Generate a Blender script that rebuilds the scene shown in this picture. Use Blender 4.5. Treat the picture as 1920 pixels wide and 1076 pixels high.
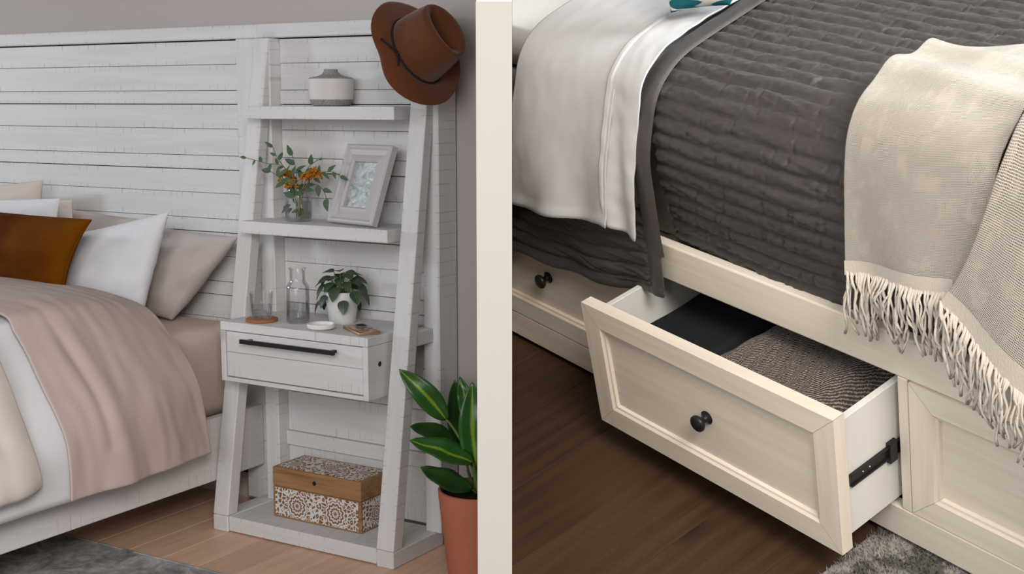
import bpy, bmesh, math, random
import numpy as np
from mathutils import Vector, Matrix, noise

for o in list(bpy.data.objects):
    bpy.data.objects.remove(o)
SC = bpy.context.scene
COL = SC.collection
random.seed(7)
PI = math.pi

# ------------------------------------------------------------------ camera
FPX = 2450.0                                  # focal length in pixels of the 1920x1076 frame
CAM_L = (-0.545573, 0.141624, 0.0, 2.859196, -3.156611, 1.334686)      # yaw, pitch, roll, position in the shelf room
CAM_R = (-1.011171, 0.506210, 0.205213, 1.664400, -1.179219, 1.450934)  # the same camera in the storage-bed room


def rot(yaw, pitch, roll):
    cy, sy, cp, sp, cr, sr = math.cos(yaw), math.sin(yaw), math.cos(pitch), math.sin(pitch), math.cos(roll), math.sin(roll)
    fwd = Vector((sy * cp, cy * cp, -sp))
    right = Vector((cy, -sy, 0))
    down = fwd.cross(right)
    return cr * right + sr * down, -sr * right + cr * down, fwd


def cam_matrix(c):
    r, d, f = rot(*c[:3])
    m = Matrix(((r.x, -d.x, -f.x, c[3]), (r.y, -d.y, -f.y, c[4]), (r.z, -d.z, -f.z, c[5]), (0, 0, 0, 1)))
    return m


ML = Matrix.Identity(4)
MR = cam_matrix(CAM_L) @ cam_matrix(CAM_R).inverted()      # storage-bed room -> world
ROOMS = {'L': ML, 'R': MR}


def at(px, py, ax, val, room='L'):
    """the point where the sight line through a pixel meets the room plane  axis = val"""
    c = CAM_L if room == 'L' else CAM_R
    r, d, f = rot(*c[:3])
    v = r * ((px - 960) / FPX) + d * ((py - 538) / FPX) + f
    C = Vector(c[3:6])
    return C + v * ((val - C[ax]) / v[ax])


def camw(x, y, z):
    """camera-relative metres (right, up, forward) -> world"""
    return cam_matrix(CAM_L) @ Vector((x, y, -z))


cd = bpy.data.cameras.new('camera')
cd.sensor_width = 36.0
cd.lens = FPX / 1920 * 36.0
cd.clip_start = 0.05
cam = bpy.data.objects.new('camera', cd)
COL.objects.link(cam)
cam.matrix_world = cam_matrix(CAM_L)
SC.camera = cam

# ------------------------------------------------------------------ world, lights, exposure
w = bpy.data.worlds.new('world')
SC.world = w
w.use_nodes = True
w.node_tree.nodes['Background'].inputs[0].default_value = (0.97, 0.98, 1.0, 1)
w.node_tree.nodes['Background'].inputs[1].default_value = 0.21
SC.view_settings.view_transform = 'Standard'
SC.view_settings.look = 'None'
SC.view_settings.gamma = 1.0
SC.view_settings.exposure = 0.0
SC.view_settings.use_curve_mapping = False


def area(name, loc, target, sx, sy, power, color, spread=180):
    l = bpy.data.lights.new(name, 'AREA')
    l.shape = 'RECTANGLE'
    l.size, l.size_y = sx, sy
    l.energy = power
    l.color = color
    l.spread = math.radians(spread)
    o = bpy.data.objects.new(name, l)
    COL.objects.link(o)
    o.location = loc
    o.rotation_euler = (Vector(target) - Vector(loc)).to_track_quat('-Z', 'Y').to_euler()
    return o


# window on the left of the shelf room: low, raking along the headboard
area('window_light_key', (-3.5, -1.55, 1.75), (0.3, -0.1, 1.05), 0.35, 0.35, 17, (0.84, 0.93, 1.0), 110)
# added fill beside the camera for the shelf room: broad and soft
area('shelf_room_fill', (1.8, -4.1, 1.75), (0.5, 0.0, 0.6), 2.2, 1.8, 27, (0.96, 0.975, 1.0), 110)
# storage-bed room: window behind the far right of the bed, added warm fill behind the camera
area('bedside_window_light', MR @ Vector((2.6, 1.7, 2.2)), MR @ Vector((0.5, 0.4, 0.5)), 1.2, 1.2, 66, (0.84, 0.93, 1.0), 100)
area('bedside_fill', camw(0.8, 1.3, -1.5), MR @ Vector((0.2, 0.1, 0.2)), 1.6, 1.2, 76, (1.0, 0.95, 0.89), 120)

# ------------------------------------------------------------------ mesh helpers
TR_P = Vector(CAM_R[3:6]) + rot(*CAM_R[:3])[0] * 0.0004
TR_N = rot(*CAM_R[:3])[0]


class G:
    """collects geometry given in room coordinates"""

    def __init__(s):
        s.v, s.f = [], []

    def add(s, v, f):
        n = len(s.v)
        s.v += [tuple(p) for p in v]
        s.f += [tuple(i + n for i in q) for q in f]
        return s

    def bm(s, bm):
        bm.verts.index_update()
        s.add([v.co for v in bm.verts], [[v.index for v in f.verts] for f in bm.faces])
        bm.free()
        return s

    def weld(s, d=1e-5):
        b = bmesh.new()
        vs = [b.verts.new(v) for v in s.v]
        for q in s.f:
            b.faces.new([vs[i] for i in q])
        bmesh.ops.remove_doubles(b, verts=b.verts, dist=d)
        s.v, s.f = [], []
        return s.bm(b)

    def hexa(s, lo, hi, bev=0.0, seg=1):
        b = bmesh.new()
        vs = [b.verts.new(p) for p in list(lo) + list(hi)]
        for q in ((3, 2, 1, 0), (4, 5, 6, 7), (0, 1, 5, 4), (1, 2, 6, 5), (2, 3, 7, 6), (3, 0, 4, 7)):
            b.faces.new([vs[i] for i in q])
        bmesh.ops.recalc_face_normals(b, faces=b.faces)
        if bev:
            bmesh.ops.bevel(b, geom=list(b.edges), offset=bev, segments=seg, affect='EDGES', profile=0.5)
        return s.bm(b)

    def box(s, a, c, bev=0.0, seg=1):
        (x0, y0, z0), (x1, y1, z1) = a, c
        return s.hexa([(x0, y0, z0), (x1, y0, z0), (x1, y1, z0), (x0, y1, z0)],
                      [(x0, y0, z1), (x1, y0, z1), (x1, y1, z1), (x0, y1, z1)], bev, seg)

    def tube(s, pts, r, seg=8, cap=True):
        pts = [Vector(p) for p in pts]
        n = len(pts)
        rs = r if isinstance(r, (list, tuple)) else [r] * n
        vs, fs = [], []
        up = None
        for i, p in enumerate(pts):
            t = (pts[min(i + 1, n - 1)] - pts[max(i - 1, 0)]).normalized()
            if up is None:
                up = Vector((0, 0, 1)) if abs(t.z) < 0.9 else Vector((1, 0, 0))
            a = t.cross(up).normalized()
            up = a.cross(t).normalized()
            for k in range(seg):
                th = 2 * PI * k / seg
                vs.append(p + (a * math.cos(th) + up * math.sin(th)) * rs[i])
        for i in range(n - 1):
            for k in range(seg):
                k2 = (k + 1) % seg
                fs.append((i * seg + k, i * seg + k2, (i + 1) * seg + k2, (i + 1) * seg + k))
        if cap:
            fs.append(tuple(range(seg))[::-1])
            fs.append(tuple(range((n - 1) * seg, n * seg)))
        return s.add(vs, fs)

    def lathe(s, prof, c, seg=40, axis=None):
        """prof: (radius, height) list along +z (or a 3x3 frame given as axis)"""
        c = Vector(c)
        X, Y, Z = axis or (Vector((1, 0, 0)), Vector((0, 1, 0)), Vector((0, 0, 1)))
        vs, fs = [], []
        n = len(prof)
        for r, z in prof:
            for k in range(seg):
                th = 2 * PI * k / seg
                vs.append(c + X * (r * math.cos(th)) + Y * (r * math.sin(th)) + Z * z)
        for i in range(n - 1):
            for k in range(seg):
                k2 = (k + 1) % seg
                fs.append((i * seg + k, i * seg + k2, (i + 1) * seg + k2, (i + 1) * seg + k))
        if prof[0][0] > 1e-5:
            fs.append(tuple(range(seg))[::-1])
        if prof[-1][0] > 1e-5:
            fs.append(tuple(range((n - 1) * seg, n * seg)))
        return s.add(vs, fs)

    def grid(s, fn, nu, nv):
        vs = [fn(i / nu, j / nv) for j in range(nv + 1) for i in range(nu + 1)]
        fs = [(j * (nu + 1) + i, j * (nu + 1) + i + 1, (j + 1) * (nu + 1) + i + 1, (j + 1) * (nu + 1) + i)
              for j in range(nv) for i in range(nu)]
        return s.add(vs, fs)


ROOM, LOC = {}, {}


def tag(o, label, cat, group=None):
    o['label'] = label
    o['category'] = cat
    if group:
        o['group'] = group
    return o


def thing(name, label, cat, loc=(0, 0, 0), room='L', group=None):
    o = bpy.data.objects.new(name, None)
    o.empty_display_size = 0.05
    COL.objects.link(o)
    o.matrix_world = ROOMS[room] @ Matrix.Translation(Vector(loc))
    ROOM[o.name], LOC[o.name] = room, Vector(loc)
    if label:
        tag(o, label, cat, group)
    return o


def to_mesh(g, name, loc, room, smooth=False, angle=40):
    m = bpy.data.meshes.new(name)
    m.from_pydata([tuple(Vector(v) - loc) for v in g.v], [], g.f)
    b = bmesh.new()
    b.from_mesh(m)
    if room == 'R':
        P = TR_P - loc
        if any((v.co - P).dot(TR_N) < 0 for v in b.verts):
            bmesh.ops.bisect_plane(b, geom=list(b.verts) + list(b.edges) + list(b.faces), plane_co=P, plane_no=TR_N, clear_inner=True)
            bmesh.ops.holes_fill(b, edges=[e for e in b.edges if e.is_boundary and all(abs((v.co - P).dot(TR_N)) < 1e-4 for v in e.verts)], sides=0)
    b.normal_update()
    if smooth:
        for f in b.faces:
            f.smooth = True
        for e in b.edges:
            if len(e.link_faces) == 2 and e.calc_face_angle(0) > math.radians(angle):
                e.smooth = False
    b.to_mesh(m)
    b.free()
    return m


def part(name, g, mat, parent, smooth=False, angle=40, label=None, stuff=False):
    loc, room = LOC[parent.name], ROOM[parent.name]
    m = to_mesh(g, name, loc, room, smooth, angle)
    m.materials.append(mat)
    o = bpy.data.objects.new(name, m)
    COL.objects.link(o)
    o.parent = parent
    ROOM[o.name], LOC[o.name] = room, loc
    if label:
        o['label'] = label
    if stuff:
        o['kind'] = 'stuff'
    return o


def single(name, g, mat, label, cat, loc=(0, 0, 0), room='L', smooth=False, angle=40, group=None):
    loc = Vector(loc)
    m = to_mesh(g, name, loc, room, smooth, angle)
    m.materials.append(mat)
    o = bpy.data.objects.new(name, m)
    COL.objects.link(o)
    o.matrix_world = ROOMS[room] @ Matrix.Translation(loc)
    ROOM[o.name], LOC[o.name] = room, loc
    if label:
        tag(o, label, cat, group)
    return o


def struct(name, g, mat, room='L', smooth=False):
    o = single(name, g, mat, None, None, (0, 0, 0), room, smooth)
    o['kind'] = 'structure'
    return o


def inst(name, mesh, matrix, parent, label=None):
    """a copy of a shared mesh placed by a matrix in room coordinates"""
    o = bpy.data.objects.new(name, mesh)
    COL.objects.link(o)
    o.parent = parent
    o.matrix_local = Matrix.Translation(-LOC[parent.name]) @ matrix
    ROOM[o.name], LOC[o.name] = ROOM[parent.name], LOC[parent.name]
    if label:
        o['label'] = label
    return o


def mod_solid(o, t, off=1.0):
    m = o.modifiers.new('thickness', 'SOLIDIFY')
    m.thickness = t
    m.offset = off
    m.use_even_offset = False
    return o


def mod_sub(o, n=1):
    m = o.modifiers.new('smooth', 'SUBSURF')
    m.levels = m.render_levels = n
    return o


def frame(o, z, x=None):
    """matrix from an origin, a local z axis and a rough x axis"""
    z = Vector(z).normalized()
    x = Vector(x if x is not None else (1, 0, 0))
    x = (x - z * x.dot(z)).normalized()
    y = z.cross(x)
    return Matrix(((x.x, y.x, z.x, o[0]), (x.y, y.y, z.y, o[1]), (x.z, y.z, z.z, o[2]), (0, 0, 0, 1)))


def nz(x, y, z=0.0):
    return noise.noise(Vector((x, y, z)))


def resample(pts, n):
    p = np.array(pts, float)
    # smooth once with Catmull-Rom style densification, then even arc length
    d = []
    for i in range(len(p) - 1):
        p0, p1, p2, p3 = p[max(i - 1, 0)], p[i], p[i + 1], p[min(i + 2, len(p) - 1)]
        for t in np.linspace(0, 1, 12, endpoint=False):
            d.append(0.5 * ((2 * p1) + (-p0 + p2) * t + (2 * p0 - 5 * p1 + 4 * p2 - p3) * t * t + (-p0 + 3 * p1 - 3 * p2 + p3) * t ** 3))
    d.append(p[-1])
    d = np.array(d)
    L = np.r_[0, np.cumsum(np.linalg.norm(np.diff(d, axis=0), axis=1))]
    s = np.linspace(0, L[-1], n)
    return np.stack([np.interp(s, L, d[:, k]) for k in range(d.shape[1])], 1), L[-1]


# ------------------------------------------------------------------ material helpers
class NT:
    def __init__(s, name):
        s.m = bpy.data.materials.new(name)
        s.m.use_nodes = True
        s.t = s.m.node_tree
        s.b = s.t.nodes['Principled BSDF']
        s.out = s.t.nodes['Material Output']

    def n(s, typ, **kw):
        x = s.t.nodes.new(typ)
        for k, v in kw.items():
            setattr(x, k, v)
        return x

    def link(s, a, b):
        s.t.links.new(a, b)

    def val(s, sock, v):
        if hasattr(v, 'is_output') or isinstance(v, bpy.types.NodeSocket):
            s.link(v, sock)
        else:
            sock.default_value = v

    def math(s, op, a, b=0.0, c=0.0):
        x = s.n('ShaderNodeMath', operation=op)
        for i, v in enumerate((a, b, c)):
            s.val(x.inputs[i], v)
        return x.outputs[0]

    def mix(s, f, a, b, mode='MIX'):
        x = s.n('ShaderNodeMix', data_type='RGBA', blend_type=mode)
        s.val(x.inputs[0], f)
        for i, v in ((6, a), (7, b)):
            if isinstance(v, (tuple, list)):
                v = (*v[:3], 1.0)
            s.val(x.inputs[i], v)
        return x.outputs[2]

    def coord(s, which='Object', scale=(1, 1, 1), rotz=0.0, offset=None):
        c = s.n('ShaderNodeTexCoord').outputs[which]
        mp = s.n('ShaderNodeMapping')
        mp.inputs['Scale'].default_value = scale
        mp.inputs['Rotation'].default_value = (0, 0, rotz)
        s.link(c, mp.inputs[0])
        if offset is not None:
            a = s.n('ShaderNodeVectorMath', operation='ADD')
            s.link(mp.outputs[0], a.inputs[0])
            s.link(offset, a.inputs[1])
            return a.outputs[0]
        return mp.outputs[0]

    def noise(s, vec, scale=5.0, detail=3.0, rough=0.55, dist=0.0):
        x = s.n('ShaderNodeTexNoise')
        s.link(vec, x.inputs['Vector'])
        x.inputs['Scale'].default_value = scale
        x.inputs['Detail'].default_value = detail
        x.inputs['Roughness'].default_value = rough
        x.inputs['Distortion'].default_value = dist
        return x.outputs['Fac']

    def ramp(s, f, stops):
        x = s.n('ShaderNodeValToRGB')
        r = x.color_ramp
        while len(r.elements) < len(stops):
            r.elements.new(0.5)
        for e, (p, c) in zip(r.elements, stops):
            e.position = p
            e.color = (*c, 1.0) if len(c) == 3 else c
        s.link(f, x.inputs[0])
        return x.outputs[0]

    def step(s, f, lo, hi):
        x = s.n('ShaderNodeMapRange', interpolation_type='SMOOTHSTEP')
        s.val(x.inputs[0], f)
        x.inputs[1].default_value, x.inputs[2].default_value = lo, hi
        return x.outputs[0]

    def bump(s, h, strength=0.3, dist=0.002):
        x = s.n('ShaderNodeBump')
        x.inputs['Strength'].default_value = strength
        x.inputs['Distance'].default_value = dist
        s.link(h, x.inputs['Height'])
        s.link(x.outputs[0], s.b.inputs['Normal'])

    def rnd(s):
        return s.n('ShaderNodeObjectInfo').outputs['Random']

    def rndvec(s, k=20.0):
        c = s.n('ShaderNodeCombineXYZ')
        r = s.math('MULTIPLY', s.rnd(), k)
        for i in range(3):
            s.link(r, c.inputs[i])
        return c.outputs[0]

    def done(s, color=None, rough=0.6, spec=0.3, sheen=0.0, metal=0.0):
        if color is not None:
            s.val(s.b.inputs['Base Color'], (*color, 1.0) if isinstance(color, tuple) else color)
        s.val(s.b.inputs['Roughness'], rough)
        s.b.inputs['Specular IOR Level'].default_value = spec
        s.b.inputs['Sheen Weight'].default_value = sheen
        s.b.inputs['Metallic'].default_value = metal
        return s.m


def plain(name, color, rough=0.6, spec=0.3, metal=0.0, var=0.06, scale=30.0, bump=0.0):
    t = NT(name)
    f = t.noise(t.coord(), scale, 4)
    c = t.mix(f, tuple(max(0, x * (1 - var)) for x in color), tuple(min(1, x * (1 + var)) for x in color))
    if bump:
        t.bump(t.noise(t.coord(), scale * 12, 3), bump, 0.001)
    return t.done(c, rough, spec, metal=metal)


def white_wood(name, axis, cross, base=(0.64, 0.625, 0.625), dark=(0.575, 0.56, 0.555), ticks=0.32):
    """whitewashed rough-sawn board; axis = grain direction, cross = direction across the board face"""
    t = NT(name)
    off = t.rndvec()
    sc = [26.0, 26.0, 26.0]
    sc[axis] = 1.6
    v = t.coord('Object', tuple(sc), offset=off)
    f1 = t.noise(v, 1.0, 6, 0.65, 0.4)
    sc2 = [150.0, 150.0, 150.0]
    sc2[axis] = 6.0
    f2 = t.noise(t.coord('Object', tuple(sc2), offset=off), 1.0, 3, 0.6)
    blot = t.noise(t.coord('Object', (3, 3, 3), offset=off), 1.5, 3)
    c = t.mix(t.step(f1, 0.35, 0.75), base, dark)
    c = t.mix(t.math('MULTIPLY', t.step(f2, 0.55, 0.8), 0.3), c, tuple(x * 0.8 for x in dark))
    c = t.mix(t.math('MULTIPLY', t.step(blot, 0.5, 0.8), 0.35), c, (0.62, 0.575, 0.555))
    # saw ticks along the board edges
    sep = t.n('ShaderNodeSeparateXYZ')
    t.link(t.coord('Object', (1, 1, 1), offset=off), sep.inputs[0])
    al = sep.outputs[axis]
    wob = t.n('ShaderNodeTexNoise', noise_dimensions='1D')
    t.link(al, wob.inputs['W'])
    wob.inputs['Scale'].default_value = 6.0
    u = t.math('FRACT', t.math('ADD', t.math('MULTIPLY', al, 27.0), t.math('MULTIPLY', wob.outputs['Fac'], 3.2)))
    line = t.math('SUBTRACT', 1.0, t.step(t.math('ABSOLUTE', t.math('SUBTRACT', u, 0.5)), 0.02, 0.055))
    gs = t.n('ShaderNodeSeparateXYZ')
    t.link(t.n('ShaderNodeTexCoord').outputs['Generated'], gs.inputs[0])
    g = gs.outputs[cross]
    e = t.step(t.math('ABSOLUTE', t.math('SUBTRACT', g, 0.5)), 0.22, 0.36)
    msk = t.step(t.noise(t.coord('Object', (5, 5, 5), offset=off), 1.0, 1), 0.44, 0.54)
    tk = t.math('MULTIPLY', t.math('MULTIPLY', line, e), t.math('MULTIPLY', msk, ticks))
    c = t.mix(tk, c, (0.20, 0.19, 0.18))
    h = t.math('SUBTRACT', f2, t.math('MULTIPLY', line, t.math('MULTIPLY', e, msk)))
    t.bump(h, 0.25, 0.0012)
    return t.done(c, 0.62, 0.25)


def cream_wood(name, axis, base=(0.78, 0.70, 0.585), dark=(0.68, 0.595, 0.485)):
    t = NT(name)
    off = t.rndvec()
    sc = [40.0] * 3
    sc[axis] = 2.2
    f1 = t.noise(t.coord('Object', tuple(sc), offset=off), 1.0, 6, 0.65, 0.5)
    sc2 = [9.0] * 3
    sc2[axis] = 2.5
    f2 = t.noise(t.coord('Object', tuple(sc2), offset=off), 1.0, 3, 0.6)
    c = t.mix(t.step(f1, 0.35, 0.75), base, dark)
    c = t.mix(t.math('MULTIPLY', t.step(f2, 0.45, 0.75), 0.35), c, (0.66, 0.60, 0.51))
    t.bump(f1, 0.12, 0.001)
    return t.done(c, 0.55, 0.3)


def fabric(name, color, var=0.08, weave=900.0, sheen=0.0, rough=0.9, bump=0.25, wr=8.0, tint=None):
    t = NT(name)
    f = t.noise(t.coord(), wr, 3)
    lo = tuple(x * (1 - var) for x in color)
    hi = tint or tuple(min(1, x * (1 + var)) for x in color)
    c = t.mix(f, lo, hi)
    wv = t.noise(t.coord('Object', (1, 1, 0.35)), weave, 2)
    t.bump(t.math('ADD', wv, t.math('MULTIPLY', f, 2.0)), bump, 0.0015)
    return t.done(c, rough, 0.15, sheen)


def clear_glass(name, tint=(0.985, 0.99, 0.985), gloss=0.9, ior=1.45):
    t = NT(name)
    tr = t.n('ShaderNodeBsdfTransparent')
    tr.inputs[0].default_value = (*tint, 1)
    gl = t.n('ShaderNodeBsdfGlossy')
    gl.inputs['Roughness'].default_value = 0.03
    fr = t.n('ShaderNodeFresnel')
    fr.inputs['IOR'].default_value = ior
    mx = t.n('ShaderNodeMixShader')
    t.link(t.math('MULTIPLY', fr.outputs[0], gloss), mx.inputs[0])
    t.link(tr.outputs[0], mx.inputs[1])
    t.link(gl.outputs[0], mx.inputs[2])
    t.link(mx.outputs[0], t.out.inputs['Surface'])
    return t.m


def planks_mat(name, axis, ca, cb, cc, rough=0.45, knots=False, sc=1.0):
    t = NT(name)
    off = t.rndvec(37.0)
    s1 = [14.0 * sc] * 3
    s1[axis] = 1.1 * sc
    v = t.coord('Object', tuple(s1), offset=off)
    rings = t.n('ShaderNodeTexWave', wave_type='BANDS', bands_direction='X' if axis != 0 else 'Y')
    t.link(v, rings.inputs['Vector'])
    rings.inputs['Scale'].default_value = 0.55
    rings.inputs['Distortion'].default_value = 9.0
    rings.inputs['Detail'].default_value = 4.0
    rings.inputs['Detail Scale'].default_value = 1.2
    s2 = [190.0 * sc] * 3
    s2[axis] = 5.0 * sc
    g = t.noise(t.coord('Object', tuple(s2), offset=off), 1.0, 4, 0.65)
    big = t.noise(t.coord('Object', (5, 3, 5), offset=off), 1.0, 3)
    c = t.mix(t.math('MULTIPLY', rings.outputs['Fac'], 0.8), ca, cb)
    c = t.mix(t.math('MULTIPLY', t.step(g, 0.45, 0.75), 0.6), c, tuple(x * 0.6 for x in cb))
    c = t.mix(t.math('MULTIPLY', t.step(big, 0.4, 0.7), 0.55), c, cc)
    c = t.mix(t.math('MULTIPLY', t.rnd(), 0.5), c, tuple(x * 0.62 for x in ca))
    if knots:
        vo = t.n('ShaderNodeTexVoronoi')
        sk = [5.0] * 3
        sk[axis] = 3.0
        t.link(t.coord('Object', tuple(sk), offset=off), vo.inputs['Vector'])
        vo.inputs['Scale'].default_value = 0.8
        k = t.math('SUBTRACT', 1.0, t.step(t.math('ADD', vo.outputs['Distance'], t.math('MULTIPLY', g, 0.08)), 0.05, 0.2))
        c = t.mix(t.math('MULTIPLY', k, 0.8), c, tuple(x * 0.22 for x in cb))
    t.bump(g, 0.1, 0.001)
    return t.done(c, rough, 0.35)


M = {}
M['wood_x'] = white_wood('whitewashed_board_x', 0, 2)
M['wood_z'] = white_wood('whitewashed_board_z', 2, 0)
M['wood_y'] = white_wood('whitewashed_board_y', 1, 2)
M['wood_top'] = white_wood('whitewashed_board_top', 0, 1, ticks=0.35)
M['cream_x'] = cream_wood('cream_wood_x', 0)
M['cream_z'] = cream_wood('cream_wood_z', 2)
M['cream_y'] = cream_wood('cream_wood_y', 1)
M['wall'] = plain('greige_wall_paint', (0.42, 0.375, 0.352), 0.85, 0.15, var=0.03, scale=3, bump=0.05)
M['trim'] = plain('beige_paint', (0.308, 0.284, 0.253), 0.9, 0.0, var=0.0)
M['black_metal'] = plain('matt_black_metal', (0.018, 0.017, 0.017), 0.38, 0.4, 0.3)
M['knob'] = plain('dark_bronze_knob', (0.014, 0.013, 0.012), 0.42, 0.45, 0.3)
M['dark'] = plain('dark_gap', (0.03, 0.028, 0.026), 0.9, 0.1)
M['white_ply'] = plain('white_drawer_board', (0.66, 0.64, 0.59), 0.5, 0.3, var=0.03)
M['glass'] = clear_glass('clear_glass', (1, 1, 1), 0.45)
M['water'] = clear_glass('clear_water', (0.985, 0.99, 0.99), 0.4, 1.33)

# ------------------------------------------------------------------ setting: shelf room
g = G().box((-3.2, 0.055, -0.02), (1.7, 0.12, 2.6))
struct('wall_back', g, M['wall'])
fl = struct('floor', G().box((-3.2, -3.3, -0.05), (1.6, 0.055, -0.012)), M['dark'])
M['oak'] = planks_mat('honey_oak_floor', 1, (0.76, 0.49, 0.345), (0.67, 0.415, 0.285), (0.80, 0.54, 0.39), 0.42)
gp = G().box((0, -1.6, -0.012), (0.1385, 1.6, 0.0), 0.0012)
pm = to_mesh(gp, 'floor_plank', Vector((0, 0, 0)), 'L')
pm.materials.append(M['oak'])
for i in range(34):
    inst('floor_plank', pm, Matrix.Translation((-3.15 + i * 0.14 - 0.012, -1.55 + 0.0, 0)), fl)

# added partition keeping the two rooms' light apart, flat beige panel on its end
cl = Vector(CAM_L[3:6])
r_, d_, f_ = rot(*CAM_L[:3])
hd = Vector((f_.x, f_.y, 0)).normalized()
sd = Vector((r_.x, r_.y, 0)).normalized()


def on_front(px, py, dist):
    v = r_ * ((px - 960) / FPX) + d_ * ((py - 538) / FPX) + f_
    return cl + v * (dist / v.dot(hd))


def wedge(px0, px1, d0, d1, z0, z1):
    lo, hi = [], []
    for px, d in ((px0, d0), (px1, d0), (px1, d1), (px0, d1)):
        p = on_front(px, 538, d)
        lo.append((p.x, p.y, z0))
        hi.append((p.x, p.y, z1))
    return lo, hi


topz = on_front(930, 3, 1.40).z
struct('trim_1', G().hexa(*wedge(894, 960, 1.40, 1.44, 0.0, topz)), M['trim'])
struct('light_partition', G().hexa(*wedge(895, 959.8, 1.442, 3.42, 0.0, 2.6)), M['wall'])

# ------------------------------------------------------------------ bed with plank headboard
HY = 0.0
bed = thing('bed_frame', 'whitewashed wooden bed with wide plank headboard, left of the ladder shelf', 'bed', (-0.9, 0, 0))
part('top_rail', G().box((-1.85, -0.010, 1.5284), (0.0135, 0.05, 1.5717), 0.003), M['wood_x'], bed)
part('stile', G().box((-0.0796, -0.009, 0.03), (0.0135, 0.05, 1.5275), 0.002), M['wood_z'], bed)
part('stile', G().box((-1.85, -0.009, 0.03), (-1.757, 0.05, 1.5275), 0.002), M['wood_z'], bed)
part('backing_board', G().box((-1.757, 0.018, 0.1), (-0.0796, 0.05, 1.5275)), M['dark'], bed)
ROWS = [1.5272, 1.3246, 1.1124, 0.907, 0.70, 0.49, 0.285]


def plank_rows(x0, x1, rows, parent, yb=0.018):
    for a, b in zip(rows[:-1], rows[1:]):
        k = (a - b) / 0.2075
        z1, z2 = a - 0.079 * k, a - 0.164 * k
        for q, (p0, p1) in enumerate(((a - 0.0028, z1 + 0.0006), (z1 - 0.0006, z2 + 0.0007), (z2 - 0.0007, b))):
            part('plank', G().box((x0, (0.004, 0.0045, 0.0)[q], p1), (x1, yb, p0), 0.0012), M['wood_x'], parent)


plank_rows(-1.757, -0.0796, ROWS, bed)
part('side_rail', G().box((-0.032, -2.1, 0.1526), (-0.0008, -0.012, 0.353), 0.004, 2), M['wood_y'], bed)
part('slat_platform', G().box((-1.7, -2.1, 0.25), (-0.033, -0.02, 0.33)), M['wood_y'], bed)
part('leg', G().box((-0.10, -2.05, 0.0108), (-0.04, -1.99, 0.25), 0.003), M['wood_z'], bed)

M['fitted'] = fabric('blush_tan_fitted_sheet', (0.60, 0.485, 0.41))
mt = single('mattress', G().box((-1.68, -2.05, 0.331), (-0.062, -0.014, 0.624), 0.05, 5), M['fitted'],
            'mattress in a smooth tan fitted sheet on the whitewashed bed', 'mattress', (-0.85, -1.0, 0.331), smooth=True, angle=60)


# ------------------------------------------------------------------ ladder shelf
ld = thing('ladder_shelf', 'tall whitewashed ladder shelf with open shelves and one drawer', 'shelf unit', (0.35, -0.1, 0))
# rear posts and plank back
for x0 in (0.037, 0.666):
    part('rear_post', G().box((x0, -0.045, 0.05), (x0 + 0.056, 0.05, 1.526), 0.003), M['wood_z'], ld)
part('top_rail', G().box((0.0145, -0.012, 1.5284), (0.722, 0.05, 1.5717), 0.003), M['wood_x'], ld)
part('side_strip', G().box((0.0145, -0.006, 0.05), (0.0365, 0.05, 1.5275), 0.002), M['wood_z'], ld)
part('backing_board', G().box((0.093, 0.018, 0.05), (0.666, 0.05, 1.527)), M['dark'], ld)
plank_rows(0.0935, 0.6655, [1.5272, 1.3246, 1.1124, 0.907, 0.70, 0.49], ld)
for z0, z1, y in ((0.408, 0.4875, 0.004), (0.278, 0.4065, 0.004), (0.232, 0.277, -0.008), (0.055, 0.2305, 0.004)):
    part('plank', G().box((0.0935, y, z0), (0.6655, 0.018, z1), 0.0012), M['wood_x'], ld)
# front posts leaning back to the rear posts
for (b0, b1), (t0, t1) in (((0.0, 0.061), (0.036, 0.0925)), ((0.639, 0.70), (0.650, 0.7065))):
    part('front_post', G().hexa([(b0, -0.2555, 0.0515), (b1, -0.2555, 0.0515), (b1, -0.2105, 0.0515), (b0, -0.2105, 0.0515)],
                                [(t0, -0.0475, 1.526), (t1, -0.0475, 1.526), (t1, -0.010, 1.526), (t0, -0.010, 1.526)], 0.003, 2), M['wood_z'], ld)
# base
for x0, x1 in ((0.0, 0.061), (0.639, 0.70)):
    part('foot_runner', G().box((x0, -0.2564, 0.0), (x1, -0.0105 if x0 == 0 else 0.0, 0.0507), 0.003), M['wood_y'], ld)
part('base_rail', G().box((0.062, -0.251, 0.004), (0.638, -0.205, 0.0505), 0.002), M['wood_x'], ld)
part('base_shelf', G().box((0.062, -0.2045, 0.02), (0.638, -0.0, 0.0485), 0.0015), M['wood_top'], ld)
# shelves
part('shelf', G().box((0.0692, -0.1319, 1.2796), (0.6308, -0.0005, 1.318), 0.0025, 2), M['wood_x'], ld)
part('shelf', G().box((0.0692, -0.1715, 0.9316), (0.6308, -0.0005, 0.9695), 0.0025, 2), M['wood_x'], ld)
# side bars between posts at drawer height
for x0, x1 in ((0.012, 0.058), (0.655, 0.70)):
    part('side_bar', G().box((x0, -0.16, 0.632), (x1, -0.0455, 0.674), 0.002), M['wood_y'], ld)
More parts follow.
